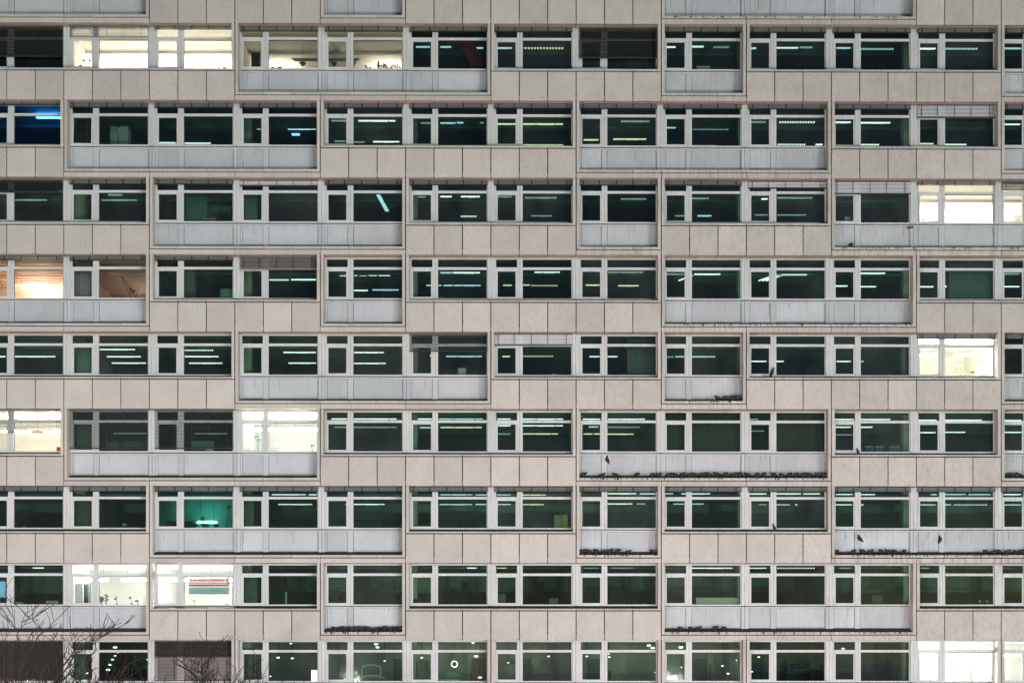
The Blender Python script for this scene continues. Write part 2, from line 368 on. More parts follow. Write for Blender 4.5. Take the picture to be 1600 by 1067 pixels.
# body of the block behind the offices, its flanks and the storey at street level
s = MB(); ztop = Z(YB(IMIN)-8.2)
s.box(XL, XR, 9.5, 16, -8, ztop+1.0, 'slab'); s.box(XL-.3, XL-.01, -0.02, 16, -8, ztop+1.0, 'panel'); s.box(XR+.01, XR+.3, -0.02, 16, -8, ztop+1.0, 'panel')
s.box(XL, XR, 0.0, 9.5, ztop+.6, ztop+1.0, 'panel'); s.box(XL, XR, 0.0, .3, ztop, ztop+.6, 'panel')
bpart(s, 'wall')
zg = Z(YB(IMAX+1)-8)
s = MB(); s.box(XL, XR, 1.9, 2.1, -8, zg, 'dark')
for k in range(BMAX-BMIN+2): s.box(X(XB(BMIN+k)-6), X(XB(BMIN+k)+6), 0.3, 0.8, -8, zg, 'panel', rnd.random())
bpart(s, 'ground_floor')

# ------------------------------------------------------------------ rooms
ROOM = {}     # (i, b) -> room style
STY = {-1: [('dim', 0, 12)], 0: [('dim', 0, 0), ('warm', 1, 2), ('cream', 3, 4), ('dim', 5, 5), ('dim', 6, 7), ('dim', 8, 8), ('dim', 9, 12)],
       1: [('blue', 0, 0), ('teal', 1, 2), ('teal', 3, 3), ('dim', 4, 4), ('dim', 5, 7), ('dim', 8, 12)],
       2: [('dim', 0, 1), ('grey', 2, 2), ('teal', 3, 3), ('dim', 4, 9), ('green', 10, 10), ('warm', 11, 12)],
       3: [('slat', 0, 0), ('tan', 1, 1), ('redgrey', 2, 2), ('dim', 3, 7), ('green', 8, 9), ('dim', 10, 12)],
       4: [('green', 0, 0), ('olive', 1, 2), ('olive', 3, 4), ('dim', 5, 6), ('grey', 7, 7), ('olive', 8, 8), ('dim', 9, 10), ('yellow', 11, 11), ('grey', 12, 12)],
       5: [('warm', 0, 0), ('dim', 1, 2), ('white', 3, 3), ('green', 4, 6), ('green', 7, 7), ('olive', 8, 8), ('dim', 9, 9), ('green', 10, 12)],
       6: [('dim', 0, 0), ('green', 1, 1), ('tealglow', 2, 2), ('olive', 3, 3), ('green', 4, 7), ('green', 8, 9), ('green', 10, 12)],
       7: [('blue', -1, -1), ('teal', 0, 0), ('white', 1, 1), ('white', 2, 2), ('green', 3, 6), ('green', 7, 9), ('green', 10, 12)],
       8: [('dim', 0, 2), ('hall', 3, 3), ('hall', 4, 6), ('hall', 7, 8), ('teal', 9, 10), ('white', 11, 12)]}
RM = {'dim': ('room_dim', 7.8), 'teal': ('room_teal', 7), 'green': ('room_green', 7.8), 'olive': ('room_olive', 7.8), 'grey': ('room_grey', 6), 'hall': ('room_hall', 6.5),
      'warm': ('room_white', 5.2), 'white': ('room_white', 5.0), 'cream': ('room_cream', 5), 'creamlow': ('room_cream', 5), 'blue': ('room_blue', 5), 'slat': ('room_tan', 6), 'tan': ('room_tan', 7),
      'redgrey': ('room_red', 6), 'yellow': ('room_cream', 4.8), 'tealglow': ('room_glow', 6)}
for i in STY:
    if i == 7: STY[i] = [(s_, a, c) for s_, a, c in STY[i] if a >= 0]
    for (sty, a, c) in STY[i]:
        mat, dep = RM[sty]
        if a == 0: a2 = BMIN
        else: a2 = a
        c2 = BMAX if c == 12 else c
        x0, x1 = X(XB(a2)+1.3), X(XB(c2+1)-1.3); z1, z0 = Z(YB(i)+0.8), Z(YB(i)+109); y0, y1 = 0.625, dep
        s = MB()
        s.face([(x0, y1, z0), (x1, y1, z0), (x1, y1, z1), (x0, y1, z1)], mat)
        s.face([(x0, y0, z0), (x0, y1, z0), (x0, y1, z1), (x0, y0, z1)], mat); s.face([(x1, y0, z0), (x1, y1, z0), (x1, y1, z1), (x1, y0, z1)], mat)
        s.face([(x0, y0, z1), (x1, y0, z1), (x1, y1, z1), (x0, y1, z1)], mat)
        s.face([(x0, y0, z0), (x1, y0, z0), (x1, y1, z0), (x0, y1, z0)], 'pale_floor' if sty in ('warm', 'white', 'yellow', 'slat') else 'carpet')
        # skirting beam, door leaves on the back wall, ceiling joint beams
        for k in range(a2, c2+1):
            if sty in ('dim', 'green', 'olive', 'grey', 'teal', 'hall'):
                dx = X(XB(k)+rnd.choice([30, 70, 95]))
                s.box(dx, dx+.95, y1-.05, y1-.01, z0, z0+2.1, 'grey'); s.box(dx+1.1, dx+1.1+rnd.uniform(.4, 1.0), y1-.45, y1-.01, z0, z0+rnd.uniform(1.2, 2.2), mat)
            if k == a2 and sty in ('green', 'olive', 'teal'):
                for hh in (1.45, 2.15): s.box(x0+.02, x1-.02, y1-.07, y1-.055, z0+hh, z0+hh+.05, 'room_dim')
            s.box(x0+.01, x1-.01, 2.9+.0, 3.05, z1-.10, z1-.012, mat) if k == a2 else None
        bpart(s, 'room')
        # inner window board
        for k in range(a, c+1): ROOM[(i, k)] = sty
    s = MB(); s.box(XL, XR, 0.63, 0.92, Z(YB(i)+66.6), Z(YB(i)+65.2), 'grey'); bpart(s, 'window_board')
    # structural columns just inside the glass, every second bay
    for k in range(7):
        if ROOM.get((i, 2*k)) and not (ROOM.get((i, 2*k+1)) in ('warm', 'slat', 'cream') or ROOM.get((i, 2*k)) in ('warm', 'yellow', 'cream')):
            cx = X(XB(2*k+1)+9-2*k*0.6)
            s = MB(); s.box(cx-.22, cx+.22, 1.5, 1.95, Z(YB(i)+109), Z(YB(i)+0.9), 'column_pale'); bpart(s, 'column')

# ------------------------------------------------------------------ windows
def win_frame(mb, x=0.0, z=0.0):
    def bx(a, c, t, bt, y0, y1, mat='frame', tone=.5): mb.box(x+a*U, x+c*U, y0-WY, y1-WY, z-bt*U, z-t*U, mat, tone)
    bx(0.2, 4.9, 0.1, 66.3, .40, .56); bx(128.3, 133.0, 0.1, 66.3, .40, .56)       # half posts
    bx(4.9, 8.0, 3.0, 64.2, .47, .55, tone=.3); bx(126.4, 128.3, 3.0, 64.2, .47, .55, tone=.3)
    bx(4.9, 128.3, 0.1, 2.9, .46, .55, tone=.4); bx(4.9, 128.3, 64.2, 66.4, .44, .55, tone=.6)
    bx(41.0, 45.2, 2.9, 64.2, .42, .55); bx(45.6, 49.8, 2.9, 64.2, .42, .55); bx(45.2, 45.6, 2.9, 64.2, .45, .55, 'gasket')
    bx(8.0, 41.0, 15.4, 19.2, .45, .55, tone=.7); bx(49.8, 126.4, 15.4, 19.2, .45, .55, tone=.7)
    bx(49.8, 126.4, 19.2, 19.9, .50, .545, 'gasket'); bx(49.8, 50.3, 19.9, 64.2, .50, .545, 'gasket'); bx(125.9, 126.4, 19.9, 64.2, .50, .545, 'gasket')
def win_sash(mb, x=0.0, z=0.0, hinge=False):
    ox = 0 if not hinge else -8.1
    def bx(a, c, t, bt, y0, y1, mat='frame', tone=.8): mb.box(x+(a+ox)*U, x+(c+ox)*U, y0-WY, y1-WY, z-bt*U, z-t*U, mat, tone)
    bx(8.1, 40.9, 19.3, 21.6, .455, .54); bx(8.1, 40.9, 62.0, 64.1, .455, .54); bx(8.1, 10.4, 21.6, 62.0, .455, .54); bx(38.7, 40.9, 21.6, 62.0, .455, .54)
def pane(mb, a, c, t, bt, mat, x=0.0, z=0.0, y=.53):
    mb.face([(x+a*U, y-WY, z-bt*U), (x+c*U, y-WY, z-bt*U), (x+c*U, y-WY, z-t*U), (x+a*U, y-WY, z-t*U)], mat)
def win_glass(mb, mat, x=0.0, z=0.0):
    pane(mb, 8, 41, 2.9, 15.4, mat, x, z); pane(mb, 49.8, 126.4, 2.9, 15.4, mat, x, z); pane(mb, 49.8, 126.4, 19.2, 64.2, mat, x, z); pane(mb, 10, 39, 21, 62.5, mat, x, z, .51)
def blind(mb, drop, mat, style, x=0.0, z=0.0, seed=0):
    """outside venetian blind: head stack plus lowered slats"""
    r = random.Random(seed); y0, y1 = .30-WY, .385-WY; a, c = 5.4, 127.8
    def bx(a_, c_, t, bt, ya, yb_, m, tone=.5): mb.box(x+a_*U, x+c_*U, ya, yb_, z-bt*U, z-t*U, m, tone)
    tapes = [11, 36, 63, 89, 118]
    if style == 'stack':
        t = 1.0
        bx(a, c, t, t+1.8, y0-.01, y1+.01, 'blind_mid'); t += 2.3
        while t < drop: bx(a, c, t, t+.75, y0, y1, 'blind_stack' if mat == 'blind_dark' else mat, r.random()); t += 1.15
        bx(a, c, t, t+1.0, y0, y1, mat)
        for q in tapes: bx(q, q+1.6, .8, t+1.6, y0-.03, y0-.01, 'dark')
    elif style in ('closed', 'twotone'):
        bx(a, c, .6, 1.9, y0-.01, y1+.01, 'blind_mid'); t = 1.9
        while t < drop:
            zt, zb_ = z-t*U, z-(t+1.9)*U
            mb.hexa([(x+a*U, y0+.01, zb_), (x+c*U, y0+.01, zb_), (x+c*U, y0+.016, zb_), (x+a*U, y0+.016, zb_), (x+a*U, y0+.05, zt), (x+c*U, y0+.05, zt), (x+c*U, y0+.056, zt), (x+a*U, y0+.056, zt)], mat, r.random())
            t += 2.15
        if style == 'twotone':
            bx(a, c, t+.3, t+1.8, y0+.01, y0+.06, mat); t += 2.2
            while t < 61: bx(a, c, t, t+1.25, y0+.03, y0+.05, 'blind_pink', r.random()); t += 2.15
        bx(a, c, t+.3, t+1.8, y0+.01, y0+.06, 'blind_dark' if mat == 'blind_white' else mat)
        for q in tapes: bx(q, q+.7, 1, t, y0-.006, y0+.002, 'dark')
    else:       # open slats one can look through
        bx(a, c, .6, 1.9, y0-.01, y1+.01, 'blind_mid'); t = 3.2
        while t < drop: bx(a, c, t, t+.45, y0+.03, y0+.065, mat, r.random()); t += 2.15
        bx(a, c, drop, drop+1.3, y0+.01, y0+.06, mat)
        for q in tapes: bx(q, q+.45, 1, drop, y0+.02, y0+.03, mat)
BL = {}
for b in range(BMIN, BMAX+1):
    for i in (0, 1, 2, 6): BL[(i, b)] = (6.0, 'blind_dark', 'stack')
for b in (0, 1, 2): BL[(3, b)] = (4.5, 'blind_dark', 'stack')
BL.update({(0, 0): (47, 'blind_dark', 'closed'), (0, 1): (16, 'blind_mid', 'open'), (0, 2): (4, 'blind_mid', 'stack'), (0, 7): (47, 'blind_dark', 'closed'),
           (1, 0): (3, 'blind_dark', 'stack'), (1, 11): (17, 'blind_white', 'closed'), (2, 0): (17, 'blind_dark', 'closed'), (2, 3): (8, 'blind_white', 'closed'), (2, 9): (10, 'blind_white', 'closed'),
           (2, 10): (17, 'blind_white', 'closed'), (2, 11): (5, 'blind_mid', 'stack'), (2, 12): (12, 'blind_mid', 'closed'), (4, 5): (27, 'blind_dark', 'open'),
           (4, 6): (16, 'blind_white', 'closed'), (4, 11): (6.5, 'blind_dark', 'stack'), (4, 12): (6, 'blind_dark', 'stack'), (5, 0): (35, 'blind_mid', 'open'), (5, 1): (60, 'blind_dark', 'open'),
           (5, 2): (60, 'blind_dark', 'open'), (8, 0): (61, 'blind_brown', 'closed'), (8, 2): (25, 'blind_brown', 'twotone'), (3, 3): (19, 'blind_pink', 'closed')})
CLEAR = {'warm', 'white', 'yellow', 'cream', 'creamlow', 'slat', 'tan'}
me_frame = MB(); win_frame(me_frame); me_frame = me_frame.mesh('window_frame')
me_sash = MB(); win_sash(me_sash); me_sash = me_sash.mesh('casement')
me_glass = {}
for gk in ('glass', 'glass_clear', 'glass_blue', 'glass_old', 'glass_dark'):
    t = MB(); win_glass(t, gk); me_glass[gk] = t.mesh('pane_'+gk)
OPEN = {(1, 1): 14, (4, 2): 8, (2, 11): -5, (2, 1): 6, (0, 3): 5}
me_stack = MB(); blind(me_stack, 6.0, 'blind_dark', 'stack'); me_stack = me_stack.mesh('blind_stack')
rest = MB()
for i in range(IMIN, IMAX+1):
    for b in range(BMIN, BMAX+1):
        sty = ROOM.get((i, b), 'dim'); gk = 'glass_clear' if sty in CLEAR else ('glass_blue' if sty == 'blue' else 'glass')
        gk = rnd.choice(['glass', 'glass', 'glass_old', 'glass_dark']) if gk == 'glass' else gk
        lx, lz = X(XB(b)), Z(YB(i)); bl = BL.get((i, b))
        if 1 <= b <= 11 and 0 <= i <= 8:
            wo = put('window', me_frame, B, (lx, WY, lz+8))
            s_ = put('casement', me_sash, wo, (0, 0, 0))
            if (i, b) in OPEN:
                s_.location = (0, 0, 0); a_ = R(OPEN[(i, b)]); s_.rotation_euler = (0, 0, 0)
                s_.rotation_euler[1] = a_*0.06; s_.location.y = -.02
            put('pane', me_glass[gk], wo)
            if bl:
                if bl == (6.0, 'blind_dark', 'stack'): put('blind', me_stack, wo)
                else:
                    t = MB(); blind(t, *bl, seed=i*20+b); t.build('blind', wo)
        else:
            win_frame(rest, lx, lz); win_sash(rest, lx, lz); win_glass(rest, gk, lx, lz)
            if bl: blind(rest, *bl, x=lx, z=lz, seed=i*20+b)
ro = bpart(rest, 'window'); ro.location.y = WY; tag(ro, kind='stuff')

# curtains hung inside some windows
def curtain(i, b, a, c, t, bt, mat, seed, y=.80, dark=False):
    r = random.Random(seed); mb = MB(); x0 = X(XB(b)+a); x1 = X(XB(b)+c); n = max(6, int((c-a)*1.2))
    zt, zb = Z(YB(i)+t), Z(YB(i)+bt); ph = r.random()*6
    pts = [(x0+(x1-x0)*k/n, y+.03*math.sin(k*1.1+ph)+.012*r.random()) for k in range(n+1)]
    for k in range(n):
        mb.hexa([(pts[k][0], pts[k][1], zb), (pts[k+1][0], pts[k+1][1], zb), (pts[k+1][0], pts[k+1][1]+.006, zb), (pts[k][0], pts[k][1]+.006, zb),
                 (pts[k][0], pts[k][1], zt), (pts[k+1][0], pts[k+1][1], zt), (pts[k+1][0], pts[k+1][1]+.006, zt), (pts[k][0], pts[k][1]+.006, zt)], mat, r.random())
    return mb.build('curtain', None, (0, 0, 0), smooth=True)
rown = ['top', 'second', 'third', 'fourth', 'fifth', 'sixth', 'seventh', 'eighth', 'lowest']
for n_, (i, b, a, c, t, bt, mat, lab) in enumerate([
        (3, 1, 8, 40, 4, 66, 'grey', 'grey curtain in narrow casement beside the dim room with tan ceiling'),
        (1, 1, 10, 26, 20, 66, 'blind_brown', 'brown curtain folded in the narrow casement at left of second window row'),
        (4, 7, 82, 127, 4, 66, 'room_grey', 'pale green curtain drawn over right half of fifth row window'),
        (5, 9, 50, 127, 3, 66, 'curtain_dark', 'dark pleated curtain filling wide pane above the long row of pigeons'),
        (5, 8, 8, 127, 3, 66, 'curtain_olive', 'flat olive curtain filling both panes above the long row of pigeons'),
        (3, 11, 60, 127, 4, 66, 'room_teal', 'green curtain across wide pane of fourth row window at far right'),
        (6, 1, 10, 32, 18, 66, 'curtain_olive', 'olive curtain behind narrow pane left of the teal glowing room'),
        (5, 1, 10, 38, 18, 66, 'room_grey', 'grey curtain behind narrow pane with lowered open blind'),
        (4, 1, 10, 40, 18, 66, 'room_green', 'green curtain behind narrow pane beside three stepped lamp strips'),
        (6, 3, 10, 24, 18, 66, 'room_olive', 'short olive curtain right of the teal glowing room'),
        (2, 2, 50, 84, 18, 66, 'room_teal', 'blue grey curtain at left of wide pane in third window row'),
        (7, 3, 10, 30, 18, 66, 'room_grey', 'blue grey curtain right of the window with red banner'),
        (2, 3, 10, 30, 18, 66, 'room_teal', 'teal curtain behind narrow pane under white raised blind')]):
    tag(curtain(i, b, a, c, t, bt, mat, n_), lab, 'curtain', 'curtains behind the office windows')

# ------------------------------------------------------------------ ceiling lamps in the dark offices
def lamp_mesh(glow, dotted):
    h = MB(); h.box(0, 1, -.07, .07, .02, .05, 'lamp_body')
    d = MB()
    if not dotted:
        for a_, c_, t_ in ((.005, .30, .010), (.31, .36, .004), (.37, .80, .014), (.82, .995, .006)): d.box(a_, c_, -.05, .05, -t_-.006, .02, glow)
    else:
        n = 14
        for k in range(n): d.box((k+.1)/n, (k+.55)/n, -.05, .05, -.02, .02, glow)
    return h.mesh('lamp_housing'), d.mesh('lamp_diffuser_'+glow)
LM = {}
for gk in ('lamp_dim', 'lamp_white', 'lamp_cyan', 'lamp_yellow'):
    for dt in (0, 1): LM[(gk, dt)] = lamp_mesh(gk, dt)
LAMPS = {
 0: "650-672@75c 688-705@75c 743-755@76c 775-800@75c 815-882@76yd 1039-1056@74wd 1078-1100@73wd 1115-1140@74md 1170-1182@75c 1212-1248@74wd 1250-1270@74m 1308-1330@74c 1345-1398@75cd 1438-1463@75w 1475-1530@75cd 1570-1599@75c",
 1: "518-545@190m 560-618@190w 657-675@193m 688-712@193c 714-724@193c 750-756@193m 776-806@194y 815-880@194y 550-570@223m 583-624@223w 518-540@222m 776-806@227y 815-880@227y 912-935@218y 958-1010@218y 970-1015@188m 1040-1056@200cd 1075-1140@201cd 1052-1066@227cd 1075-1120@227cd 1170-1197@191m 1218-1275@191wd 1215-1260@225wd 1275-1286@225w 1303-1330@191w 1345-1392@191w 1303-1328@226m 1343-1375@225wd 1434-1460@224yd 1475-1512@225wd 1570-1596@193wd 1570-1597@226wd 402-408@203c 450-494@203w 248-275@225w 288-330@225w",
 2: "25-75@315m 160-215@314m 170-192@305m 650-665@309m 688-706@308w 720-750@308w 720-745@339wd 775-800@308m 820-870@309m 830-862@337m 970-1010@311m 1078-1108@310m 1090-1112@337c 1055-1070@337m 1190-1200@310w 1180-1200@336m 1215-1270@309m 1215-1260@335m",
 3: "420-452@438wd 455-494@438w 531-545@431w 551-560@431w 562-574@431c 576-618@431w 551-575@454w 582-623@454c 688-707@426c 708-750@426w 666-690@446c 693-708@446c 709-751@446c 786-800@446y 815-828@446y 830-872@446yd 835-875@426w 915-937@446y 966-998@446y 950-1005@425m 1040-1068@428m 1085-1126@428w 1208-1220@429m 1222-1262@429wd 1300-1325@447w 1344-1370@447wd 1343-1384@426w 1437-1460@447wd 1473-1480@447wd 1567-1595@427md 1567-1595@447wd",
 4: "25-80@541m 0-10@558w 22-88@558w 157-212@547w 168-221@558w 176-229@568w 288-335@548wd 289-342@558w 296-348@568w 443-494@551w 451-494@568w 436-488@534w 553-600@551w 553-603@568w 546-594@534w 706-750@537wd 672-685@556w 697-753@557c 785-797@557y 816-865@557yd 907-925@535w 948-980@536w 921-937@557w 948-965@557w 1037-1064@536y 1078-1140@536y 1040-1053@557m 1055-1118@557c 1172-1198@536w 1210-1280@536w 1172-1198@564w 1209-1225@564w 1308-1332@536w 1343-1400@536w 1308-1330@564w 1342-1350@564c",
 5: "178-230@678m 305-355@678m 518-543@651w 553-620@651w 520-543@668m 553-620@668m 652-675@651w 686-755@651c 656-675@668c 688-753@668y 777-798@652w 815-880@652w 778-798@665w 815-880@665w 778-798@678m 815-872@678y 910-938@652w 950-1008@652w 920-935@667c 950-1000@667m 912-926@678y 928-938@678y 948-990@678y 1240-1253@653wd 1170-1185@653md 1170-1195@673md 1215-1230@673wd 1304-1335@652w 1344-1392@652w 1304-1330@667w 1343-1364@667w 1304-1333@679m 1433-1465@656wd 1475-1535@656w 1435-1463@675w 1475-1510@675wd 1570-1598@656wd 1570-1598@675w",
 6: "425-478@773w 483-495@773w 435-488@788w 512-523@788w 540-547@788c 553-601@788w 688-738@773c 743-760@773c 687-738@788c 743-760@788c 776-798@773c 815-853@773y 776-798@788c 815-850@788y 950-994@771w 1000-1024@771wd 948-988@787w 995-1022@787cd 1038-1052@771c 1065-1110@771w 1052-1070@787c 1080-1100@787c 1172-1198@771w 1212-1252@771w 1256-1286@771wd 1186-1198@788m 1210-1235@788cd 1243-1287@788w 1307-1333@772w 1343-1368@772w 1304-1332@788w 1342-1350@788w 1456-1465@772c 1475-1510@772c 1515-1550@772cd 1436-1463@788c 1475-1487@788c 1492-1545@788cd 1570-1597@772w 1570-1597@788c",
 7: "53-70@887w 730-745@886w 777-792@886y 912-935@886m 955-990@887m 1080-1145@886w 1172-1198@887w 1215-1275@887wd 1440-1452@887m 1312-1330@887m"}
GL = {'w': 'lamp_white', 'c': 'lamp_cyan', 'y': 'lamp_yellow', 'm': 'lamp_dim'}
NM = {'w': 'white', 'c': 'bluish white', 'y': 'yellowish', 'm': 'dim'}
def inv_y(y, i):   # depth at which a lamp hung just under the ceiling of row i shows at photo row y
    h = HOR-(YB(i)+4.0)
    return max(1.0, min(7.3, CAMD*(h/(HOR-y)-1)))
lamp_count = {}
for i, txt in LAMPS.items():
    items = []
    for t in txt.split():
        span, rr = t.split('@'); a, c = map(float, span.split('-')); dt = rr.endswith('d'); rr = rr.rstrip('d'); items.append((a, c, float(rr[:-1]), rr[-1], dt))
    bays = {}
    for it in items:
        mid = (it[0]+it[1])/2; b = int((mid-XB(0))//BAY); bays.setdefault(b, []).append(it)
    for b, lst in bays.items():
        lst.sort(key=lambda q: (q[2], q[0]))
        for k, (a, c, y, gcol, dt) in enumerate(lst):
            d = inv_y(y, i) + rnd.uniform(-.05, .05)
            d = round(d/0.05)*0.05
            if 1.4 < d < 2.05: d = 2.1
            x0, x1 = depthX(a, d), depthX(c, d)
            hm, dm = LM[(GL[gcol], int(dt))]
            root = put('ceiling_lamp', hm, None, (x0, d, Z(YB(i)+4.0))); root.scale = (x1-x0, 1, 1)
            put('diffuser', dm, root)
            pos = ('only' if len(lst) == 1 else ORD[k])
            lab = f"{NM[gcol]} {'louvred ' if dt else ''}strip lamp, {pos} of the lamps in window {b+1} from left, {rown[i]} row"
            tag(root, lab, 'ceiling lamp', 'strip lamps on the dark office ceilings')
# the lamp seen end on, running into the room, third row; crossed lamps in the fourth row
def deep_lamp(i, px, d0, d1, glow, lab, drop=4.0, slant=0.0, wd=.09):
    h = MB(); n = 9
    L = d1-d0
    h.box(-wd, wd, 0, L, .02, .06, 'lamp_body'); root = h.build('ceiling_lamp', None, (depthX(px, d0), d0, Z(YB(i)+drop)))
    root.rotation_euler = (0, 0, slant)
    d = MB()
    for k in range(n): d.box(-wd*.9, wd*.9, L*(k+.12)/n, L*(k+.85)/n, -.02, .02, glow)
    d.build('diffuser', root)
    tag(root, lab, 'ceiling lamp', 'strip lamps on the dark office ceilings')
deep_lamp(2, 591, 2.0, 4.4, 'lamp_cyan', 'bright ladder-like lamp running into the dark room in the third window row', slant=-.08)
deep_lamp(3, 1083, 2.9, 4.0, 'lamp_white', 'slanting lamp stroke running into the room, ninth window of fourth row', slant=.5, wd=.03)
for k, q in enumerate((1210, 1216, 1222)): deep_lamp(3, q, 2.9, 4.0, 'lamp_white', f"{['left', 'middle', 'right'][k]} one of three slanting lamp strokes in fourth row", slant=.5, wd=.03)

# ------------------------------------------------------------------ lit rooms: hanging ceiling lights
def room_light(i, b, glow, n, y0, lab, rel=(30, 100), L=1.3, drop=24):
    for k in range(n):
        xx = X(XB(b)+rel[0]+(rel[1]-rel[0])*(k/(max(1, n-1))))
        h = MB(); h.box(-L/2-.02, L/2+.02, -.10, .10, .02, .05, 'lamp_body'); h.tube([(-L/3, 0, .05), (-L/3, 0, drop*U-.02)], .008, 'dark', 4); h.tube([(L/3, 0, .05), (L/3, 0, drop*U-.02)], .008, 'dark', 4)
        root = h.build('hanging_lamp', None, (xx, y0, Z(YB(i)+drop+1)))
        d = MB(); d.box(-L/2, L/2, -.08, .08, -.03, .02, glow); d.box(-L/2+.01, L/2-.01, -.07, .07, .052, .06, glow); d.build('diffuser', root)
        side = ['left', 'right'][k] if n > 1 else 'single'
        tag(root, f"{side} lamp {lab}", 'ceiling lamp', 'lamps of the lit rooms')
room_light(0, 1, 'lamp_warm', 2, 4.5, 'lighting the warm bright room at left of the top window row')
room_light(0, 2, 'lamp_warm', 2, 4.5, 'in the right half of the warm bright room, top window row')
room_light(0, 3, 'lamp_low', 2, 4.4, 'in the dim cream room with the dark cabinet, top row', rel=(45, 225), drop=24)
for k_, b_ in enumerate((3, 4, 5, 6, 7, 8)): room_light(8, b_, 'lamp_hall', 1, 3.2, f"added for fill behind window {b_+1} from left in the lowest row", rel=(66, 66), L=.8, drop=2)  # unseen lamps added to brighten the hall rooms
room_light(2, 11, 'lamp_warm', 2, 4.6, 'in the bright room at right end of third window row')
room_light(2, 12, 'lamp_warm', 1, 4.6, 'in the bright window cut by the right edge, third row', rel=(40, 40))
room_light(3, 0, 'lamp_warm', 2, 5.0, 'under orange slatted ceiling at left edge, fourth window row', drop=26)
room_light(4, 11, 'lamp_room', 2, 1.5, 'in the bright yellowish room at right of fifth window row')
room_light(5, 0, 'lamp_warm', 2, 2.2, 'in the bright room with half lowered blind, left edge')
room_light(5, 3, 'lamp_room', 2, 1.5, 'in the bright white room of the sixth window row')
room_light(7, 1, 'lamp_room', 2, 1.5, 'in the white room with green plants on its sill')
room_light(7, 2, 'lamp_room', 2, 1.5, 'in the white room with the red banner')
room_light(8, 11, 'lamp_room', 2, 1.5, 'in the bright white room at lower right corner')
room_light(8, 12, 'lamp_room', 1, 1.5, 'in bright window at the lower right edge', rel=(40, 40))
room_light(3, 1, 'lamp_hall', 1, 5.8, 'far back in the room with tan ceiling, fourth row', rel=(95, 95), drop=60)
room_light(6, 2, 'lamp_teal', 1, 5.3, 'glowing teal behind plants, seventh window row', rel=(48, 48), L=.9, drop=40)
room_light(1, 0, 'lamp_blue', 1, 1.6, 'lighting the blue window at left edge, second row', rel=(95, 95), drop=5)
# wooden slats under the ceiling of the orange room
for k in range(11):
    s = MB(); s.box(X(XB(-1)+8), X(XB(1)-4), 1.0+k*.42, 1.0+k*.42+.22, -.03, .03, 'wood', rnd.random())
    o = s.build('ceiling_batten', B, (0, 0, Z(YB(3)+5)+8)); 

# ------------------------------------------------------------------ glows imitating street light reflections, and ring lamp, of the lowest row
SP = [(455, 1005, .12), (435, 1027, .16), (457, 1028, .14), (423, 1056, .10), (659, 1027, .13), (709+30, 1004, .14), (744, 1025, .20), (750, 1058, .18), (794, 1035, .10), (857, 1025, .13), (601, 1032, .10), (588, 1006, .2), (590, 1011, .18),
      (917, 1025, .12), (951, 1021, .1), (952, 1026, .12), (1014, 1008, .2), (1020, 1012, .2), (1024, 1050, .09), (1064, 1011, .22), (1065, 1042, .08), (1129, 1040, .12), (1138, 1052, .14), (1152, 1031, .12), (1186, 1026, .13), (1175, 1049, .12),
      (1318, 1013, .15), (181, 1011, .2), (185, 1019, .12), (181, 1024, .12), (177, 1030, .14), (173, 1038, .16), (170, 1046, .2), (137, 1051, .14), (232, 1030, .12), (18, 1062, .2), (147, 1061, .1)]
bb = {}
for (px, py, sz) in sorted(SP):
    i = 8; b = int((px-XB(0))//BAY); bb.setdefault(b, []).append((px, py, sz))
for b, lst in bb.items():
    for k, (px, py, sz) in enumerate(lst):
        sz *= .78; d = 1.3+((px*7+py*3) % 10)*.09
        z = Z(py)*(CAMD+d)/CAMD; zc = Z(YB(8)+1)
        h = MB(); h.tube([(0, 0, sz*.34), (0, 0, zc-z)], .012, 'dark', 5); h.tube([(0, 0, sz*.30), (0, 0, sz*.40)], [sz*.40, sz*.16], 'lamp_body', 12)
        root = h.build('reflection_glow', None, (depthX(px, d), d, z)); root.rotation_euler = (0, 0, 0)
        g_ = MB(); g_.tube([(0, 0, -.24*sz), (0, 0, -.14*sz), (0, 0, .1*sz), (0, 0, .30*sz)], [sz*.30, sz*.52, sz*.62, sz*.42], 'spot_glow', 12); g_.build('shade', root, smooth=True)
        tag(root, f"white glow imitating a reflection, {ORD[k]} from left in window {b+1} of the lowest row", 'reflection glow', 'glows imitating reflections in the lowest window row')
def ring(px, py, i, rad, d, lab):
    s = MB(); n = 28; pts = [(rad*math.cos(2*math.pi*k/n), .02*math.sin(4*math.pi*k/n), rad*math.sin(2*math.pi*k/n)) for k in range(n+1)]
    s.tube(pts, .022, 'spot_glow', 8); z = Z(py)*(CAMD+d)/CAMD
    o = s.build('ring_lamp', None, (depthX(px, d), d, z)); c_ = MB(); c_.tube([(0, 0, rad), (0, 0, Z(YB(i)+1)-z)], .006, 'dark', 4); c_.build('cable', o)
    tag(o, lab, 'ring lamp')
ring(710, 1037, 8, .13, 1.4, 'round white ring lamp hanging in the lowest window row near the centre')

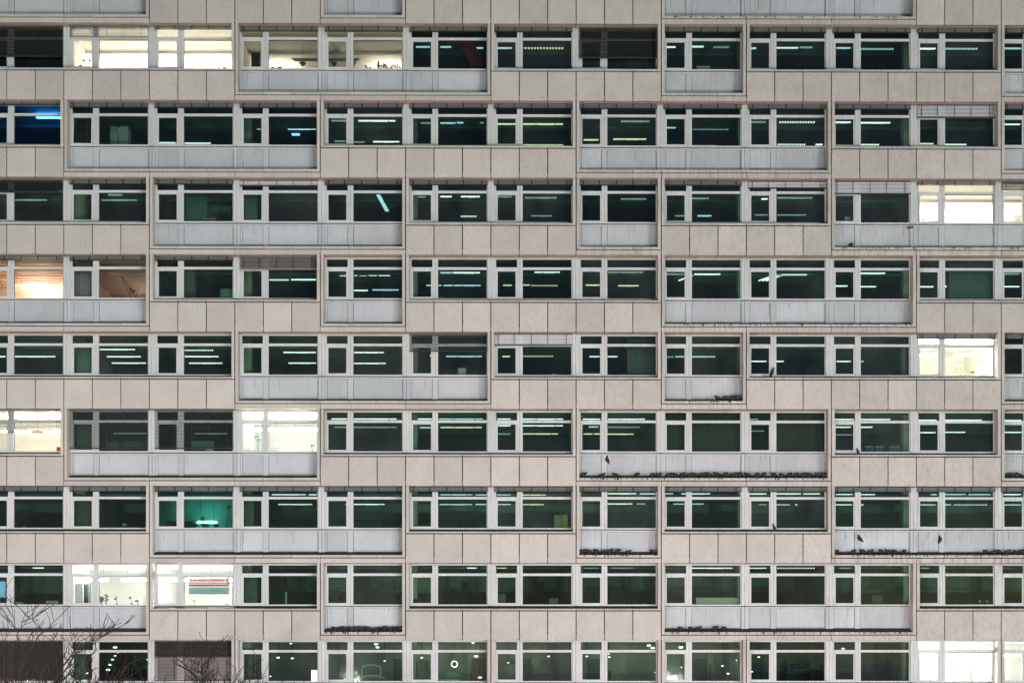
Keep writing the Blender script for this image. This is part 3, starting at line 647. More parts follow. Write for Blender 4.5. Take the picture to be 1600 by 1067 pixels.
# ------------------------------------------------------------------ things standing behind the glass
def base_z(i): return Z(YB(i)+65.15)
def item_box(name, i, px0, px1, h, mat, lab, cat, y=.77, dep=.16, lidmat=None, group=None, zup=0.0):
    """open-topped carton / crate with rim"""
    x0, x1 = depthX(px0, y), depthX(px1, y); w_ = x1-x0; hh = h*U
    s = MB(); t = min(.012, hh*.2)
    s.box(0, w_, 0, dep, 0, t, mat); s.box(0, w_, 0, t, t, hh, mat); s.box(0, w_, dep-t, dep, t, hh, mat); s.box(0, t, t, dep-t, t, hh, mat); s.box(w_-t, w_, t, dep-t, t, hh, mat)
    s.box(-.006, w_+.006, -.006, .006, hh-.02, hh+.001, mat)
    if lidmat: s.box(.02, w_-.02, .01, dep-.02, hh*.9, hh*1.12, lidmat)
    o = s.build(name, None, (x0, y, base_z(i)+zup)); return tag(o, lab, cat, group)
def plant(i, px, h, w_, lab, kind='leafy', mat='leaf', pot='pot', seed=0, y=.78, potw=.09):
    r = random.Random(seed+int(px)); hh = h*U; ww = w_*U
    root = put('potted_plant', None, None, (depthX(px, y), y, base_z(i)))
    p = MB(); ph = min(.11, hh*.3); p.tube([(0, 0, 0), (0, 0, ph*.85), (0, 0, ph*.86), (0, 0, ph)], [potw*.32, potw*.46, potw*.52, potw*.52], pot, 12); p.build('pot', root)
    l = MB(); lf = MB()
    def leaf(p0, d, L, wd):
        d = Vector(d).normalized(); sd_ = d.cross(Vector((0, 1, 0.3))).normalized()*wd
        p0 = Vector(p0); m_ = p0+d*L*.5+Vector((0, 0, L*.08)); e = p0+d*L-Vector((0, 0, L*.1))
        lf.face([p0, m_-sd_, e, m_+sd_], mat); 
    if kind == 'spiky':
        l.tube([(0, 0, ph*.8), (0, 0, hh*.45)], .012, 'bark', 5)
        for k in range(60):
            a = r.uniform(0, 6.28); e = r.uniform(-.2, 1.4); z0 = ph+(hh*.62-ph)*r.random()
            leaf((0, 0, z0), (math.cos(a)*math.cos(e), math.sin(a)*math.cos(e)*.6, math.sin(e)), r.uniform(.3, .5)*max(ww, hh*.5), .012)
    elif kind == 'stem':
        tops = []
        for k in range(3):
            a = r.uniform(-.5, .5)*ww; t_ = (a, r.uniform(-.03, .03), hh*r.uniform(.7, 1)); l.tube([(0, 0, ph*.8), (a*.3, 0, hh*.5), t_], .005, mat, 4); tops.append(t_)
        for t_ in tops:
            for k in range(9): leaf(t_, (r.uniform(-1, 1), r.uniform(-.6, .6), r.uniform(-.5, 1)), r.uniform(.03, .08), .018)
    else:
        for k in range(7):
            a = r.uniform(-.4, .4)*ww; l.tube([(0, 0, ph*.8), (a*.5, 0, hh*.4), (a, r.uniform(-.05, .05), hh*r.uniform(.5, .85))], .006, mat, 4)
        for k in range(90):
            a = r.uniform(-.5, .5)*ww; leaf((a*.9, r.uniform(-.07, .07), ph+(hh-ph)*r.random()**.8*(1-abs(a)/ww*.8)), (r.uniform(-1, 1), r.uniform(-.6, .6), r.uniform(-.2, 1)), r.uniform(.04, .09), .02)
    l.build('stem', root); lf.build('foliage', root)
    return tag(root, lab, 'plant', 'potted plants on the window boards')
def monitor(i, px0, px1, h, lab, mat='dark', y=.80, glow=None):
    x0, x1 = depthX(px0, y), depthX(px1, y); w_ = x1-x0; hh = h*U
    root = put('monitor', None, None, (x0+w_/2, y, base_z(i)))
    s = MB(); s.box(-w_/2, w_/2, -.02, .02, hh*.28, hh, mat); s.box(-w_*.3, w_*.3, .02, .05, hh*.4, hh*.85, mat)
    if glow: s.box(-w_/2+.015, w_/2-.015, -.024, -.0201, hh*.32, hh-.015, glow)
    s.build('screen', root)
    q = MB(); q.box(-.025, .025, 0, .03, .01, hh*.4, mat); q.box(-w_*.25, w_*.25, -.06, .08, 0, .012, mat); q.build('stand', root)
    return tag(root, lab, 'monitor', 'monitors behind the windows')
def cabinet(i, px0, px1, py_top, mat, lab, y=2.0, shelves=3, cat='cabinet', name='cabinet', handles=True):
    x0, x1 = depthX(px0, y), depthX(px1, y); z1 = Z(py_top)*(CAMD+y)/CAMD; z0 = Z(YB(i)+109)
    root = put(name, None, None, ((x0+x1)/2, y, z0)); w_ = x1-x0; H = z1-z0
    s = MB(); s.box(-w_/2, w_/2, 0.02, .45, 0, H, mat); s.build('carcass', root)
    for k in range(shelves):
        d = MB(); d.box(-w_/2+.01, w_/2-.01, 0, .019, H*k/shelves+.01, H*(k+1)/shelves-.01, mat)
        if handles: d.box(-.06, .06, -.02, 0, H*(k+.8)/shelves, H*(k+.8)/shelves+.015, 'dark')
        d.build('drawer', root)
    return tag(root, lab, cat)
def bowl(i, px, r_, lab, mat='white', cat='bowl'):
    s = MB(); s.tube([(0, 0, 0), (0, 0, r_*.3), (0, 0, r_*.8), (0, 0, r_)], [r_*.45, r_*.7, r_, r_*.93], mat, 14)
    return tag(s.build(cat.replace(' ', '_'), None, (depthX(px, .78), .78, base_z(i)), smooth=False), lab, cat)
def desk_lamp(i, pts, lab, y=.85, mat='dark'):
    root = put('desk_lamp', None, None, (depthX(pts[0][0], y), y, base_z(i)))
    def P(p): return (depthX(p[0], y)-root.location.x, 0, Z(p[1])*(CAMD+y)/CAMD-root.location.z)
    s = MB(); s.tube([P(p) for p in pts], .014, mat, 6); s.tube([(0, 0, 0), (0, 0, .02)], [.09, .08], mat, 12); s.tube([(0, 0, .02), P(pts[0])], .012, mat, 6); s.build('arm', root)
    e = Vector(P(pts[-1])); h = MB(); h.tube([e+Vector((0, 0, .03)), e, e-Vector((0.01, 0, .07))], [.02, .045, .08], mat, 10); h.build('shade', root)
    return tag(root, lab, 'desk lamp', 'desk lamps behind the windows')

plant(0, 138, 20, 12, 'bushy little plant in narrow casement of warm room, top row', 'stem', 'leaf_dark', seed=1)
plant(0, 128, 9, 6, 'tiny seedling at far left of the warm room sill, top row', 'stem', 'leaf_dark', seed=2)
plant(0, 341, 9, 8, 'small pale plant low in the wide pane of warm room, top row', 'stem', 'leaf', seed=3)
plant(0, 352, 8, 5, 'smallest plant beside the right post of the warm room, top row', 'stem', 'leaf', seed=4)
cabinet(0, 393, 406, 83, 'dark', 'dark upright cabinet in narrow pane of the dim cream room, top row', y=1.3)
item_box('carton', 0, 379, 392, 6, 'dark', 'low dark carton left of the dark cabinet, top row', 'box')
bowl(0, 397.5, .07, 'white cup in front of the dark cabinet, top row', cat='cup')
plant(0, 427, 7, 6, 'left of two tiny plants beside the mullion of the cream room', 'leafy', 'leaf', seed=5)
plant(0, 438, 8, 6, 'right of two tiny plants beside the mullion of the cream room', 'leafy', 'leaf', seed=6)
# long bar lamp hanging across the cream rooms
d = 1.9; zz = Z(94)*(CAMD+d)/CAMD; xa, xc = depthX(457, d), depthX(561, d)
root = put('bar_lamp', None, None, ((xa+xc)/2, d, zz))
s = MB(); s.box(xa-(xa+xc)/2, xc-(xa+xc)/2, -.06, .06, -.01, .03, 'grey'); s.box(xa-(xa+xc)/2+.1, xc-(xa+xc)/2-.1, -.05, .05, -.07, -.03, 'grey'); s.build('bar', root)
s = MB()
for q in (473, 522, 551): xx = depthX(q, d)-(xa+xc)/2; s.tube([(xx, 0, .03), (xx, 0, Z(YB(0)+1)-zz)], .006, 'dark', 4); s.tube([(xx, 0, -.02), (xx, 0, -.12)], [.03, .02], 'white', 8); s.tube([(xx, 0, -.16), (xx, 0, -.30)], [.16, .06], 'grey', 12)
s.build('spot', root); tag(root, 'long dark bar lamp hanging across two cream lit windows of the top row', 'hanging lamp')
plant(0, 577, 10, 22, 'low arching plant left of the tall thin one, top row cream room', 'stem', 'leaf_dark', seed=7)
plant(0, 592, 24, 9, 'tall thin dark plant in right cream lit window, top row', 'spiky', 'leaf_dark', seed=8)
plant(0, 601, 13, 10, 'dark plant right of the tall thin one, top row', 'leafy', 'leaf_dark', seed=9)
plant(0, 617, 12, 22, 'wide dark bush filling lower right corner of cream lit window', 'leafy', 'leaf_dark', seed=10)
# red cloth hung diagonally
s = MB(); r_ = random.Random(3); NN = 16; W2 = 6
g_ = []
for k in range(NN+1):
    t = k/NN; cx = 717+31*t+4*math.sin(t*3); cy = 55+56*t; hw = 13-5.5*t
    row = []
    for j in range(W2+1):
        q = j/W2*2-1; row.append((depthX(cx+q*hw, 1.0), 1.0+.07*math.sin(j*2.1+t*5)+.03*r_.random(), Z(cy-4*q)*(61/60)))
    g_.append(row)
for k in range(NN):
    for j in range(W2):
        a, b_, c_, d_ = g_[k][j], g_[k][j+1], g_[k+1][j+1], g_[k+1][j]
        s.hexa([a, b_, c_, d_]+[(p[0], p[1]+.01, p[2]) for p in (a, b_, c_, d_)], 'red')
tag(s.build('red_cloth'), 'dark red cloth hanging twisted behind the wide pane, top row', 'cloth')
item_box('carton', 0, 955, 969, 5, 'white', 'pale low box under the dark closed blind, top row', 'box', zup=.05)
item_box('carton', 0, 970, 985, 5, 'teal', 'teal low box under the dark closed blind, top row', 'box', zup=.05)
item_box('carton', 0, 1089, 1110, 8, 'white', 'pale box on sill of the single recessed window, top row', 'box', zup=.08)
# second row
cabinet(1, 173, 201, 199, 'room_white', 'pale square cabinet standing in wide pane, second row left', y=1.3, shelves=1, handles=False)
desk_lamp(1, [(186, 215), (179, 183), (186, 197)], 'dark angled desk lamp above the pale cabinet, second row left')
plant(1, 166, 9, 16, 'low olive plant left of the pale cabinet, second row', 'leafy', 'leaf', seed=11)
room_light(1, 3, 'lamp_screen_blue', 1, 3.4, 'standing in for a blue screen glow deep in the dark room, second row', rel=(76, 76), L=.35, drop=8)  # small lamp in place of a screen, for its blue glow
# third row
cabinet(2, 249, 277, 330, 'dark', 'wide dark cabinet in narrow pane, third row left', y=1.4, shelves=2)
cabinet(2, 320, 362, 322, 'room_green', 'wide pale green cabinet behind wide pane, third row left', y=2.4, shelves=1, handles=False)
item_box('carton', 2, 316, 338, 10, 'room_grey', 'grey carton before the pale green cabinet, third row', 'box')
item_box('paper_tray', 2, 1321, 1330, 9, 'white', 'white paper tray in narrow pane under white blind, third row', 'paper tray', zup=.12)
plant(2, 1401, 22, 18, 'dark tall plant at right of pane under white blind, third row', 'leafy', 'leaf_dark', seed=12)
plant(2, 1444, 10, 6, 'tiny flower in narrow pane of the bright room, third row right', 'stem', 'pinkprint', seed=13)
s = MB(); s.box(-.11, .11, -.04, .06, -.035, .035, 'dark'); s.box(-.06, .06, -.06, -.04, -.02, .02, 'grey'); tag(s.build('camera_box', None, (X(1428), .43, Z(349.5))), 'small black box fixed below window post beside the bright room', 'camera box')
# fourth row
desk_lamp(3, [(204, 462), (190, 432), (206, 452)], 'dark angled desk lamp in room with tan ceiling, fourth row')
desk_lamp(3, [(213, 462), (220, 448), (210, 455)], 'small lamp behind the angled one in the tan room, fourth row', y=1.0)
bowl(3, 171, .07, 'dark bowl low left in the tan room, fourth row', 'dark')
s = MB(); s.tube([(depthX(250, .9), .9, Z(424)*1.015), (depthX(262, .9), .9, Z(444)*1.015), (depthX(274, .9), .9, Z(463)*1.015)], .05, 'dark', 6); s.tube([(depthX(274, .9), .9, Z(463)*1.015), (depthX(278, .9), .95, base_z(3))], .03, 'dark', 6)
tag(s.build('leaning_pole'), 'thick dark pole leaning diagonally in narrow pane, fourth row left', 'pole')
item_box('carton', 3, 345, 366, 18, 'room_green', 'pale green carton at lower right of pane, fourth row left', 'box')
cabinet(3, 287, 305, 424, 'room_red', 'tall reddish grey cabinet left side of wide pane, fourth row', y=1.6, shelves=1, handles=False)
bowl(3, 577, .07, 'small white cup on the sill of lone recessed window, fourth row', cat='cup')
item_box('carton', 3, 683, 693, 6, 'room_green', 'small pale box at lower left of wide pane, fourth row', 'box')
item_box('carton', 3, 1233, 1246, 6, 'dark', 'small black box in wide pane, fourth row right', 'box')
item_box('paper_tray', 3, 1267, 1284, 4, 'white', 'white papers right of the small black box, fourth row', 'paper tray')
# fifth row
monitor(4, 716, 728, 14, 'pale monitor back standing in pane with half lowered open blind', 'white')
monitor(4, 695, 712, 11, 'dark monitor left of the pale monitor, fifth row', 'dark')
bowl(4, 865, .12, 'white bowl on the sill under the white blind, fifth row')
bowl(4, 1256, .08, 'pale cup near the plant right of the perched bird, fifth row', cat='cup')
plant(4, 1270, 18, 18, 'dark plant beside the pale cup, fifth row', 'leafy', 'leaf_dark', seed=14)
plant(4, 1395, 16, 14, 'dark plant in lower right of pane left of the bright yellowish room', 'leafy', 'leaf_dark', seed=15)
plant(4, 1536, 26, 10, 'tall pale plant at right of the bright yellowish room', 'stem', 'leaf', seed=16)
plant(4, 1522, 10, 9, 'small plant in the bright yellowish room', 'stem', 'leaf', seed=17)
desk_lamp(4, [(1502, 584), (1508, 576), (1497, 571)], 'pale desk lamp in the bright yellowish room', y=1.5, mat='room_olive')
# sixth row
item_box('carton', 5, 90, 96, 9, 'redprint', 'small red box at right of the bright window with blind', 'box')
cabinet(5, 166, 187, 690, 'room_olive', 'left olive cabinet behind lowered open blind, sixth row', y=2.2, shelves=1)
cabinet(5, 193, 225, 690, 'room_green', 'right green cabinet behind lowered open blind, sixth row', y=2.2, shelves=1)
monitor(5, 300, 335, 19, 'wide pale green screen behind second lowered open blind, sixth row', 'room_green')
item_box('carton', 5, 322, 333, 6, 'white', 'small white box before the wide pale screen, sixth row', 'box', y=.70)
plant(5, 404, 26, 9, 'thin teal plant in narrow pane of the bright white room', 'stem', 'teal', seed=18)
item_box('carton', 5, 422, 438, 8, 'white', 'low white carton left in the bright white room, sixth row', 'box')
plant(5, 488, 12, 8, 'small plant at right of the bright white room, sixth row', 'stem', 'leaf', seed=19)
bowl(5, 572, .11, 'dark round bowl in pane right of the bright white room', 'dark')
for k, (a, c) in enumerate(((1352, 1366), (1368, 1382), (1390, 1408))):
    item_box('crate', 5, a, c, 10, 'bluecrate', f"{['left', 'middle', 'right'][k]} blue crate with papers on sill, sixth row right", 'crate', lidmat='white', group='blue crates on the sill')
bowl(5, 1519, .10, 'dark bowl in wide pane, sixth row far right', 'dark')
# seventh row
cabinet(6, 262, 300, 818-4, 'dark', 'low dark desk block below the teal glow, seventh row', y=1.3, shelves=1)
plant(6, 268, 13, 14, 'dark plant in narrow pane of the teal room', 'leafy', 'leaf_dark', seed=20)
plant(6, 304, 8, 9, 'round dark plant right of mullion in teal room', 'leafy', 'leaf_dark', seed=21)
plant(6, 318, 26, 12, 'tallest dark plant in middle of the teal room', 'spiky', 'leaf_dark', seed=22)
plant(6, 323, 9, 8, 'low dark plant beside the tallest one, teal room', 'leafy', 'leaf_dark', seed=23)
plant(6, 338, 9, 7, 'small dark plant at right of the teal room', 'leafy', 'leaf_dark', seed=24)
plant(6, 355, 40, 12, 'tall hanging dark foliage at right side of teal room', 'stem', 'leaf_dark', seed=25)
bowl(6, 40, .09, 'small white bowl on sill at left edge, seventh row', cat='bowl')
plant(6, 195, 8, 6, 'tiny pale sprout left of the teal room', 'stem', 'white', seed=26)
item_box('crate', 6, 866, 878, 22, 'room_olive', 'tall pale green crate at right of pane, seventh row', 'crate', zup=0)
item_box('crate', 6, 878.5, 887, 23, 'yellow', 'tall yellow green crate beside the pale green one, seventh row', 'crate')
# eighth row
plant(7, 37, 32, 18, 'tall dark plant in pane at left edge, eighth row', 'leafy', 'leaf_dark', 'pot_pale', seed=27)
item_box('planter', 7, 22, 35, 5, 'pot_pale', 'left pale planter tray at left edge, eighth row', 'planter')
item_box('planter', 7, 73, 92, 7, 'pot_pale', 'right pale planter tray beside post, eighth row', 'planter')
plant(7, 96, 12, 5, 'slim dark plant right of the right planter tray, eighth row', 'leafy', 'leaf_dark', seed=28)
cabinet(7, 114, 131, 911, 'room_grey', 'tall grey cabinet in the white room with green plants', y=1.4, shelves=1, handles=False)
cabinet(7, 131, 139, 911, 'blind_dark', 'dark shelf tower right of the tall grey cabinet', y=1.5, shelves=3, name='shelf', cat='shelf')
plant(7, 167, 25, 12, 'big spiky green plant on sill of the white room', 'spiky', 'leaf', seed=29)
plant(7, 160, 14, 6, 'grey green plant left of the big spiky one', 'leafy', 'leaf_dark', seed=30)
plant(7, 184, 13, 9, 'second plant from left of the spiky one, dark leaves', 'stem', 'leaf_dark', seed=31)
plant(7, 207, 15, 7, 'thin stemmed plant at right of the white room', 'stem', 'leaf_dark', seed=32)
plant(7, 217, 8, 8, 'small pale plant at right end of the white room sill', 'stem', 'leaf', seed=33)
monitor(7, -6, 11.5, 38, 'glowing panel added for the blue light in narrow pane at left edge, eighth row', glow='screen')  # glowing panel added to imitate the blue light in this pane
# printed banner standing in the window
y = .66; root = put('banner', None, None, (depthX(327, y), y, base_z(7)))
def bz(py): return Z(py)*(CAMD+y)/CAMD-base_z(7)
def bxx(px): return depthX(px, y)-depthX(327, y)
s = MB(); s.box(bxx(295.5), bxx(359), 0, .006, bz(928.2), bz(904), 'paper'); s.build('sheet', root)
s = MB(); s.box(bxx(296), bxx(358.5), -.006, -.001, bz(915.3), bz(913), 'redprint'); s.box(bxx(296), bxx(358.5), -.005, -.001, bz(927), bz(917.5), 'blueprint'); s.box(bxx(296), bxx(358.5), -.0055, -.001, bz(927.8), bz(927), 'ink')
r_ = random.Random(5); px = 296.0
while px < 352:
    w_ = r_.uniform(.7, 1.3); s.box(bxx(px), bxx(px+w_), -.007, -.002, bz(907.6), bz(904.8+r_.uniform(0, .6)), 'pinkprint'); px += w_+(.35 if r_.random() > .13 else 1.6)
px = 297.0
while px < 353:
    w_ = r_.uniform(.5, 1.2); s.box(bxx(px), bxx(px+w_), -.007, -.002, bz(911.8), bz(909.3+r_.uniform(0, 1)), 'ink' if r_.random() < .5 else 'pot'); px += w_+r_.uniform(.3, 1)
s.box(bxx(354.5), bxx(358), -.007, -.002, bz(907.8), bz(904.6), 'ink'); s.box(bxx(355), bxx(358.4), -.007, -.002, bz(912.5), bz(908.6), 'pinkprint')
pts = [(330, 919.5), (331, 923.8), (332, 920), (334, 920), (336, 923.5), (338, 921.5), (340, 924), (342, 921), (344, 924), (346, 920.5), (347, 924.5), (349, 922), (352, 925), (353, 926)]
s.tube([(bxx(a), -.008, bz(c)) for a, c in pts], .007, 'ink', 4)
s.build('print', root); tag(root, 'white banner with red and pale blue print and a signature in bright window', 'banner')
plant(7, 305, 7, 4, 'tiny yellow flower in front of the banner', 'stem', 'yellow', seed=34, y=.64, potw=.05)
item_box('carton', 7, 353, 358, 2, 'dark', 'tiny dark box below right end of the banner', 'box', y=.64, dep=.01)
s = MB(); s.box(-.04, .04, -.03, .03, 0, 21*U, 'white'); s.box(-.07, .07, -.05, .05, 0, .02, 'white'); tag(s.build('white_post', None, (depthX(447.5, .8), .8, base_z(7))), 'slim white upright post in pane right of the banner window', 'post')
for k, (a, c, h, lab) in enumerate(((514, 529, 24, 'dark monitor in narrow pane of the recessed window with pigeons below'), (553, 566, 20, 'dark monitor right of mullion in the recessed window with pigeons'), (644, 656, 10, 'small dark monitor low in narrow pane, eighth row'),
                                    (667, 692, 20, 'dark monitor behind the mullion, eighth row centre'))): monitor(7, a, c, h, lab)
item_box('carton', 7, 776, 790, 18, 'room_grey', 'tall grey carton in narrow pane, eighth row', 'box')
item_box('carton', 7, 858, 872, 11, 'room_grey', 'grey carton beside thin plant stem, eighth row', 'box')
plant(7, 871, 26, 6, 'thin tall stem behind the grey carton, eighth row', 'stem', 'leaf_dark', seed=35)
for k, px in enumerate((957, 972, 991, 1006)): plant(7, px, 12+2*(k % 2), 16, f"{ORD[k]} from left of four dark plants on sill, eighth row", 'leafy', 'leaf_dark', 'pot_pale', seed=36+k)
item_box('planter', 7, 1088, 1155, 12, 'white', 'long pale box on sill above perched pigeons, eighth row', 'box')
plant(7, 1252, 18, 22, 'rounded dark plant in wide pane, eighth row right', 'leafy', 'leaf_dark', seed=41)
plant(7, 1238, 10, 10, 'low dark plant left of the rounded one, eighth row', 'leafy', 'leaf_dark', seed=42)
def chair(i, px, h, mat, lab, y=1.1):
    root = put('office_chair', None, None, (depthX(px, y), y, Z(YB(i)+109)))
    zt = base_z(i)-Z(YB(i)+109)+h*U
    s = MB(); s.box(-.22, .22, .02, .08, zt-.55, zt, mat); s.build('backrest', root)
    s = MB(); s.box(-.25, .25, -.4, .05, .45, .52, mat); s.build('seat', root)
    s = MB(); s.tube([(0, -.15, .45), (0, -.15, .08)], .03, 'dark', 8)
    for k in range(5): a = k*1.257; s.tube([(0, -.15, .1), (.28*math.cos(a), -.15+.28*math.sin(a), .04)], .02, 'dark', 5)
    s.tube([(0, .06, .5), (0, .09, zt-.3)], .025, 'dark', 6); s.build('base', root)
    return tag(root, lab, 'chair', 'chairs behind the windows')
chair(7, 1372, 16, 'pot', 'reddish office chair back in wide pane, eighth row right')
chair(7, 1405, 30, 'dark', 'tall black chair back before the column, eighth row right')
chair(4, 1262, 8, 'dark', 'black chair back behind the dark plant, fifth row')
chair(5, 1392, 2, 'dark', 'black chair back behind the blue crates', y=1.8)
for k, px in enumerate((1442, 1515, 1533, 1545)):
    plant(7, px, (20, 14, 7, 7)[k], (9, 14, 8, 8)[k], ['dark plant in narrow pane', 'dark bushy plant in wide pane', 'left of two small flowering pots', 'right of two small flowering pots'][k]+', eighth row far right', 'leafy' if k < 2 else 'stem', 'leaf_dark' if k < 2 else 'white', seed=43+k)
# lowest row furniture
cabinet(8, 387, 395, 1012, 'room_grey', 'slim grey cabinet in narrow pane, lowest row left', y=1.2, shelves=1, handles=False)
cabinet(8, 400, 411, 1030, 'grey', 'short grey cabinet beside the slim one, lowest row left', y=1.5, shelves=2)
cabinet(8, 653, 669, 1032, 'room_grey', 'pale grey locker in narrow pane, lowest row centre', y=1.2, shelves=1)
s = MB(); s.box(-.14, .14, -.04, .04, 0, .47, 'lightbox'); s.box(-.155, .155, -.03, .06, -.01, .48, 'dark')
tag(s.build('light_box', None, (depthX(492, .8), .8, base_z(8)+.02)), 'glowing white light box at lower right of pane, lowest row', 'light box')
item_box('paper_tray', 8, 687, 719, 3, 'white', 'long white tray on sill below the ring lamp', 'paper tray')
cabinet(8, 695, 720, 1048, 'room_green', 'low green cabinet under the ring lamp', y=2, shelves=1, handles=False)
cabinet(8, 738, 762, 1028, 'pot', 'dark red shelf unit right of the ring lamp', y=2.4, shelves=4, name='shelf', cat='shelf')
def portal(i, px0, px1, py, mat, lab, y, nm='door_frame', cat='door frame'):
    x0, x1 = depthX(px0, y), depthX(px1, y); z1 = Z(py)*(CAMD+y)/CAMD-Z(YB(i)+109); w_ = x1-x0
    s = MB(); s.box(-w_/2, -w_/2+.1, 0, .1, 0, z1, mat); s.box(w_/2-.1, w_/2, 0, .1, 0, z1, mat); s.box(-w_/2+.1, w_/2-.1, 0, .1, z1-.1, z1, mat)
    return tag(s.build(nm, None, ((x0+x1)/2, y, Z(YB(i)+109))), lab, cat)
portal(8, 1237, 1271, 1041, 'dark', 'dark door frame deep in the room, lowest row right', 4.0)
portal(8, 1491, 1522, 1044, 'grey', 'pale open frame in the bright white room, lowest row right', 3.0)
# curved glazed arches of light in the lowest row (stair hall)
for k, (cx, py, w_, h_) in enumerate(((580, 1043, 15, 5), (580, 1062, 20, 7))):
    d = 2.2; s = MB(); pts = [(X(800+w_*math.cos(a)), 0, h_*U*math.sin(a)) for a in [math.pi*j/12 for j in range(13)]]
    s.tube(pts, .035, 'room_white', 6); s.tube([pts[0], (pts[0][0], 0, -.5)], .03, 'room_white', 6); s.tube([pts[-1], (pts[-1][0], 0, -.5)], .03, 'room_white', 6)
    tag(s.build('arched_rail', None, (depthX(cx, d), d+k*.4, Z(py)*(CAMD+d)/CAMD)), f"{['upper', 'lower'][k]} curved pale rail behind the lowest row window", 'rail', 'curved rails in the hall')

# ------------------------------------------------------------------ birds
def bird_mesh(name, posture):
    """lofted body: tail tip -> rump -> breast -> neck -> head -> beak, one surface, plus wings folded along it"""
    mb = MB()
    if posture == 'sit':     # plump, horizontal
        ax = [(-.155, 0, .055), (-.11, 0, .062), (-.06, 0, .072), (0, 0, .078), (.05, 0, .085), (.08, 0, .105), (.098, 0, .125), (.118, 0, .128), (.133, 0, .122), (.15, 0, .116)]
        rr = [.008, .018, .042, .055, .052, .036, .028, .026, .012, .003]
    elif posture == 'hunch':
        ax = [(-.13, 0, .045), (-.09, 0, .055), (-.05, 0, .07), (0, 0, .08), (.04, 0, .09), (.06, 0, .102), (.075, 0, .112), (.092, 0, .112), (.105, 0, .105), (.118, 0, .10)]
        rr = [.008, .02, .048, .062, .056, .042, .032, .026, .012, .003]
    else:                    # upright
        ax = [(-.10, 0, -.06), (-.08, 0, -.01), (-.05, 0, .05), (-.015, 0, .11), (.01, 0, .16), (.02, 0, .195), (.028, 0, .222), (.045, 0, .232), (.062, 0, .228), (.085, 0, .222)]
        rr = [.01, .02, .042, .055, .048, .034, .029, .026, .012, .003]
    n = 10; k = mb.mi('bird'); rings = []
    for i_, (p, r_) in enumerate(zip(ax, rr)):
        a = Vector(ax[max(i_-1, 0)]); b = Vector(ax[min(i_+1, len(ax)-1)]); d_ = (b-a).normalized(); u = Vector((0, 1, 0)); v = d_.cross(u).normalized()
        st = len(mb.v); rings.append(st)
        for q in range(n):
            an = 2*math.pi*q/n; flat = .55 if i_ < 2 else 1
            mb.v.append(tuple(Vector(p)+u*math.cos(an)*r_*(1.0 if i_ > 1 else 1.6)+v*math.sin(an)*r_*flat))
    for i_ in range(len(ax)-1):
        for q in range(n): mb.f.append((rings[i_]+q, rings[i_]+(q+1) % n, rings[i_+1]+(q+1) % n, rings[i_+1]+q)); mb.m.append(k if i_ < 4 else mb.mi('birdgrey')); mb.t.append(.5)
    mb.f.append(tuple(rings[0]+q for q in range(n))); mb.m.append(k); mb.t.append(.5)
    # legs
    if posture != 'up':
        for sy in (-.018, .018): mb.tube([(.0, sy, .04), (.005, sy, 0)], .005, 'pot', 4); mb.tube([(.005, sy, .003), (.03, sy, .003)], .004, 'pot', 4)
    else:
        for sy in (-.018, .018): mb.tube([(-.02, sy, .07), (.0, sy, .0)], .006, 'pot', 4)
    return mb.mesh(name)
def wing_mesh(posture):
    mb = MB()
    if posture == 'sit': pts = [(.055, .052, .10), (.02, .060, .105), (-.06, .05, .085), (-.15, .018, .062), (-.07, .05, .055), (.02, .058, .06)]
    elif posture == 'hunch': pts = [(.045, .055, .11), (.01, .066, .11), (-.05, .055, .085), (-.125, .02, .055), (-.06, .055, .05), (.02, .062, .06)]
    else: pts = [(.02, .048, .17), (-.02, .055, .15), (-.07, .04, .06), (-.10, .016, -.05), (-.055, .045, .02), (.01, .054, .10)]
    n = len(pts); a = [Vector(p) for p in pts]
    for sgn in (1, -1):
        P_ = [Vector((p.x, p.y*sgn, p.z)) for p in a]; Q_ = [Vector((p.x, (p.y-.012)*sgn, p.z)) for p in a]
        mb.face(P_, 'birdgrey'); mb.face(Q_[::-1], 'bird')
        for j in range(n): mb.face([P_[j], Q_[j], Q_[(j+1) % n], P_[(j+1) % n]], 'bird')
    return mb.mesh('wings_'+posture)
def fly_mesh():
    mb = MB()
    ax = [(-.15, 0, 0), (-.09, 0, 0), (-.03, 0, 0), (.04, 0, .0), (.09, 0, .005), (.12, 0, .01), (.145, 0, .008), (.165, 0, .004)]; rr = [.014, .026, .045, .05, .034, .028, .014, .003]
    mb.tube(ax, rr, 'bird', 10)
    mb.hexa([(-.23, -.055, -.004), (-.12, -.02, -.004), (-.12, .02, -.004), (-.23, .055, -.004), (-.23, -.055, .004), (-.12, -.02, .004), (-.12, .02, .004), (-.23, .055, .004)], 'bird')
    for sg in (1, -1):
        root_ = [(.05, .03*sg, .02), (-.06, .03*sg, .01)]; mid = [(-.0, .085*sg, .05), (-.11, .07*sg, .04)]; tip = [(-.13, .11*sg, .06), (-.19, .07*sg, .05)]
        for p, q in ((root_, mid), (mid, tip)):
            a, b, c, d_ = [Vector(t) for t in (p[0], q[0], q[1], p[1])]; o = Vector((0, 0, .006))
            mb.hexa([a, b, c, d_, a+o, b+o, c+o, d_+o], 'birdgrey')
    return mb.mesh('flying_bird')
BM_ = {p: bird_mesh('pigeon_'+p, p) for p in ('sit', 'hunch', 'up')}; WM = {p: wing_mesh(p) for p in BM_}; FM = fly_mesh()
def ledge_z(i): return Z(YB(i)+106.4)
def pigeon(px, y, z, face, lab, posture='sit', group='pigeons roosting on the ledges', sc=1.0, extra=0.0):
    o = put('pigeon', BM_[posture], None, (depthX(px, y), y, z)); o.rotation_euler = (0, 0, (0 if face > 0 else math.pi)+extra); o.scale = (sc, sc, sc*1.15)
    put('wings', WM[posture], o); tag(o, lab, 'pigeon', group)
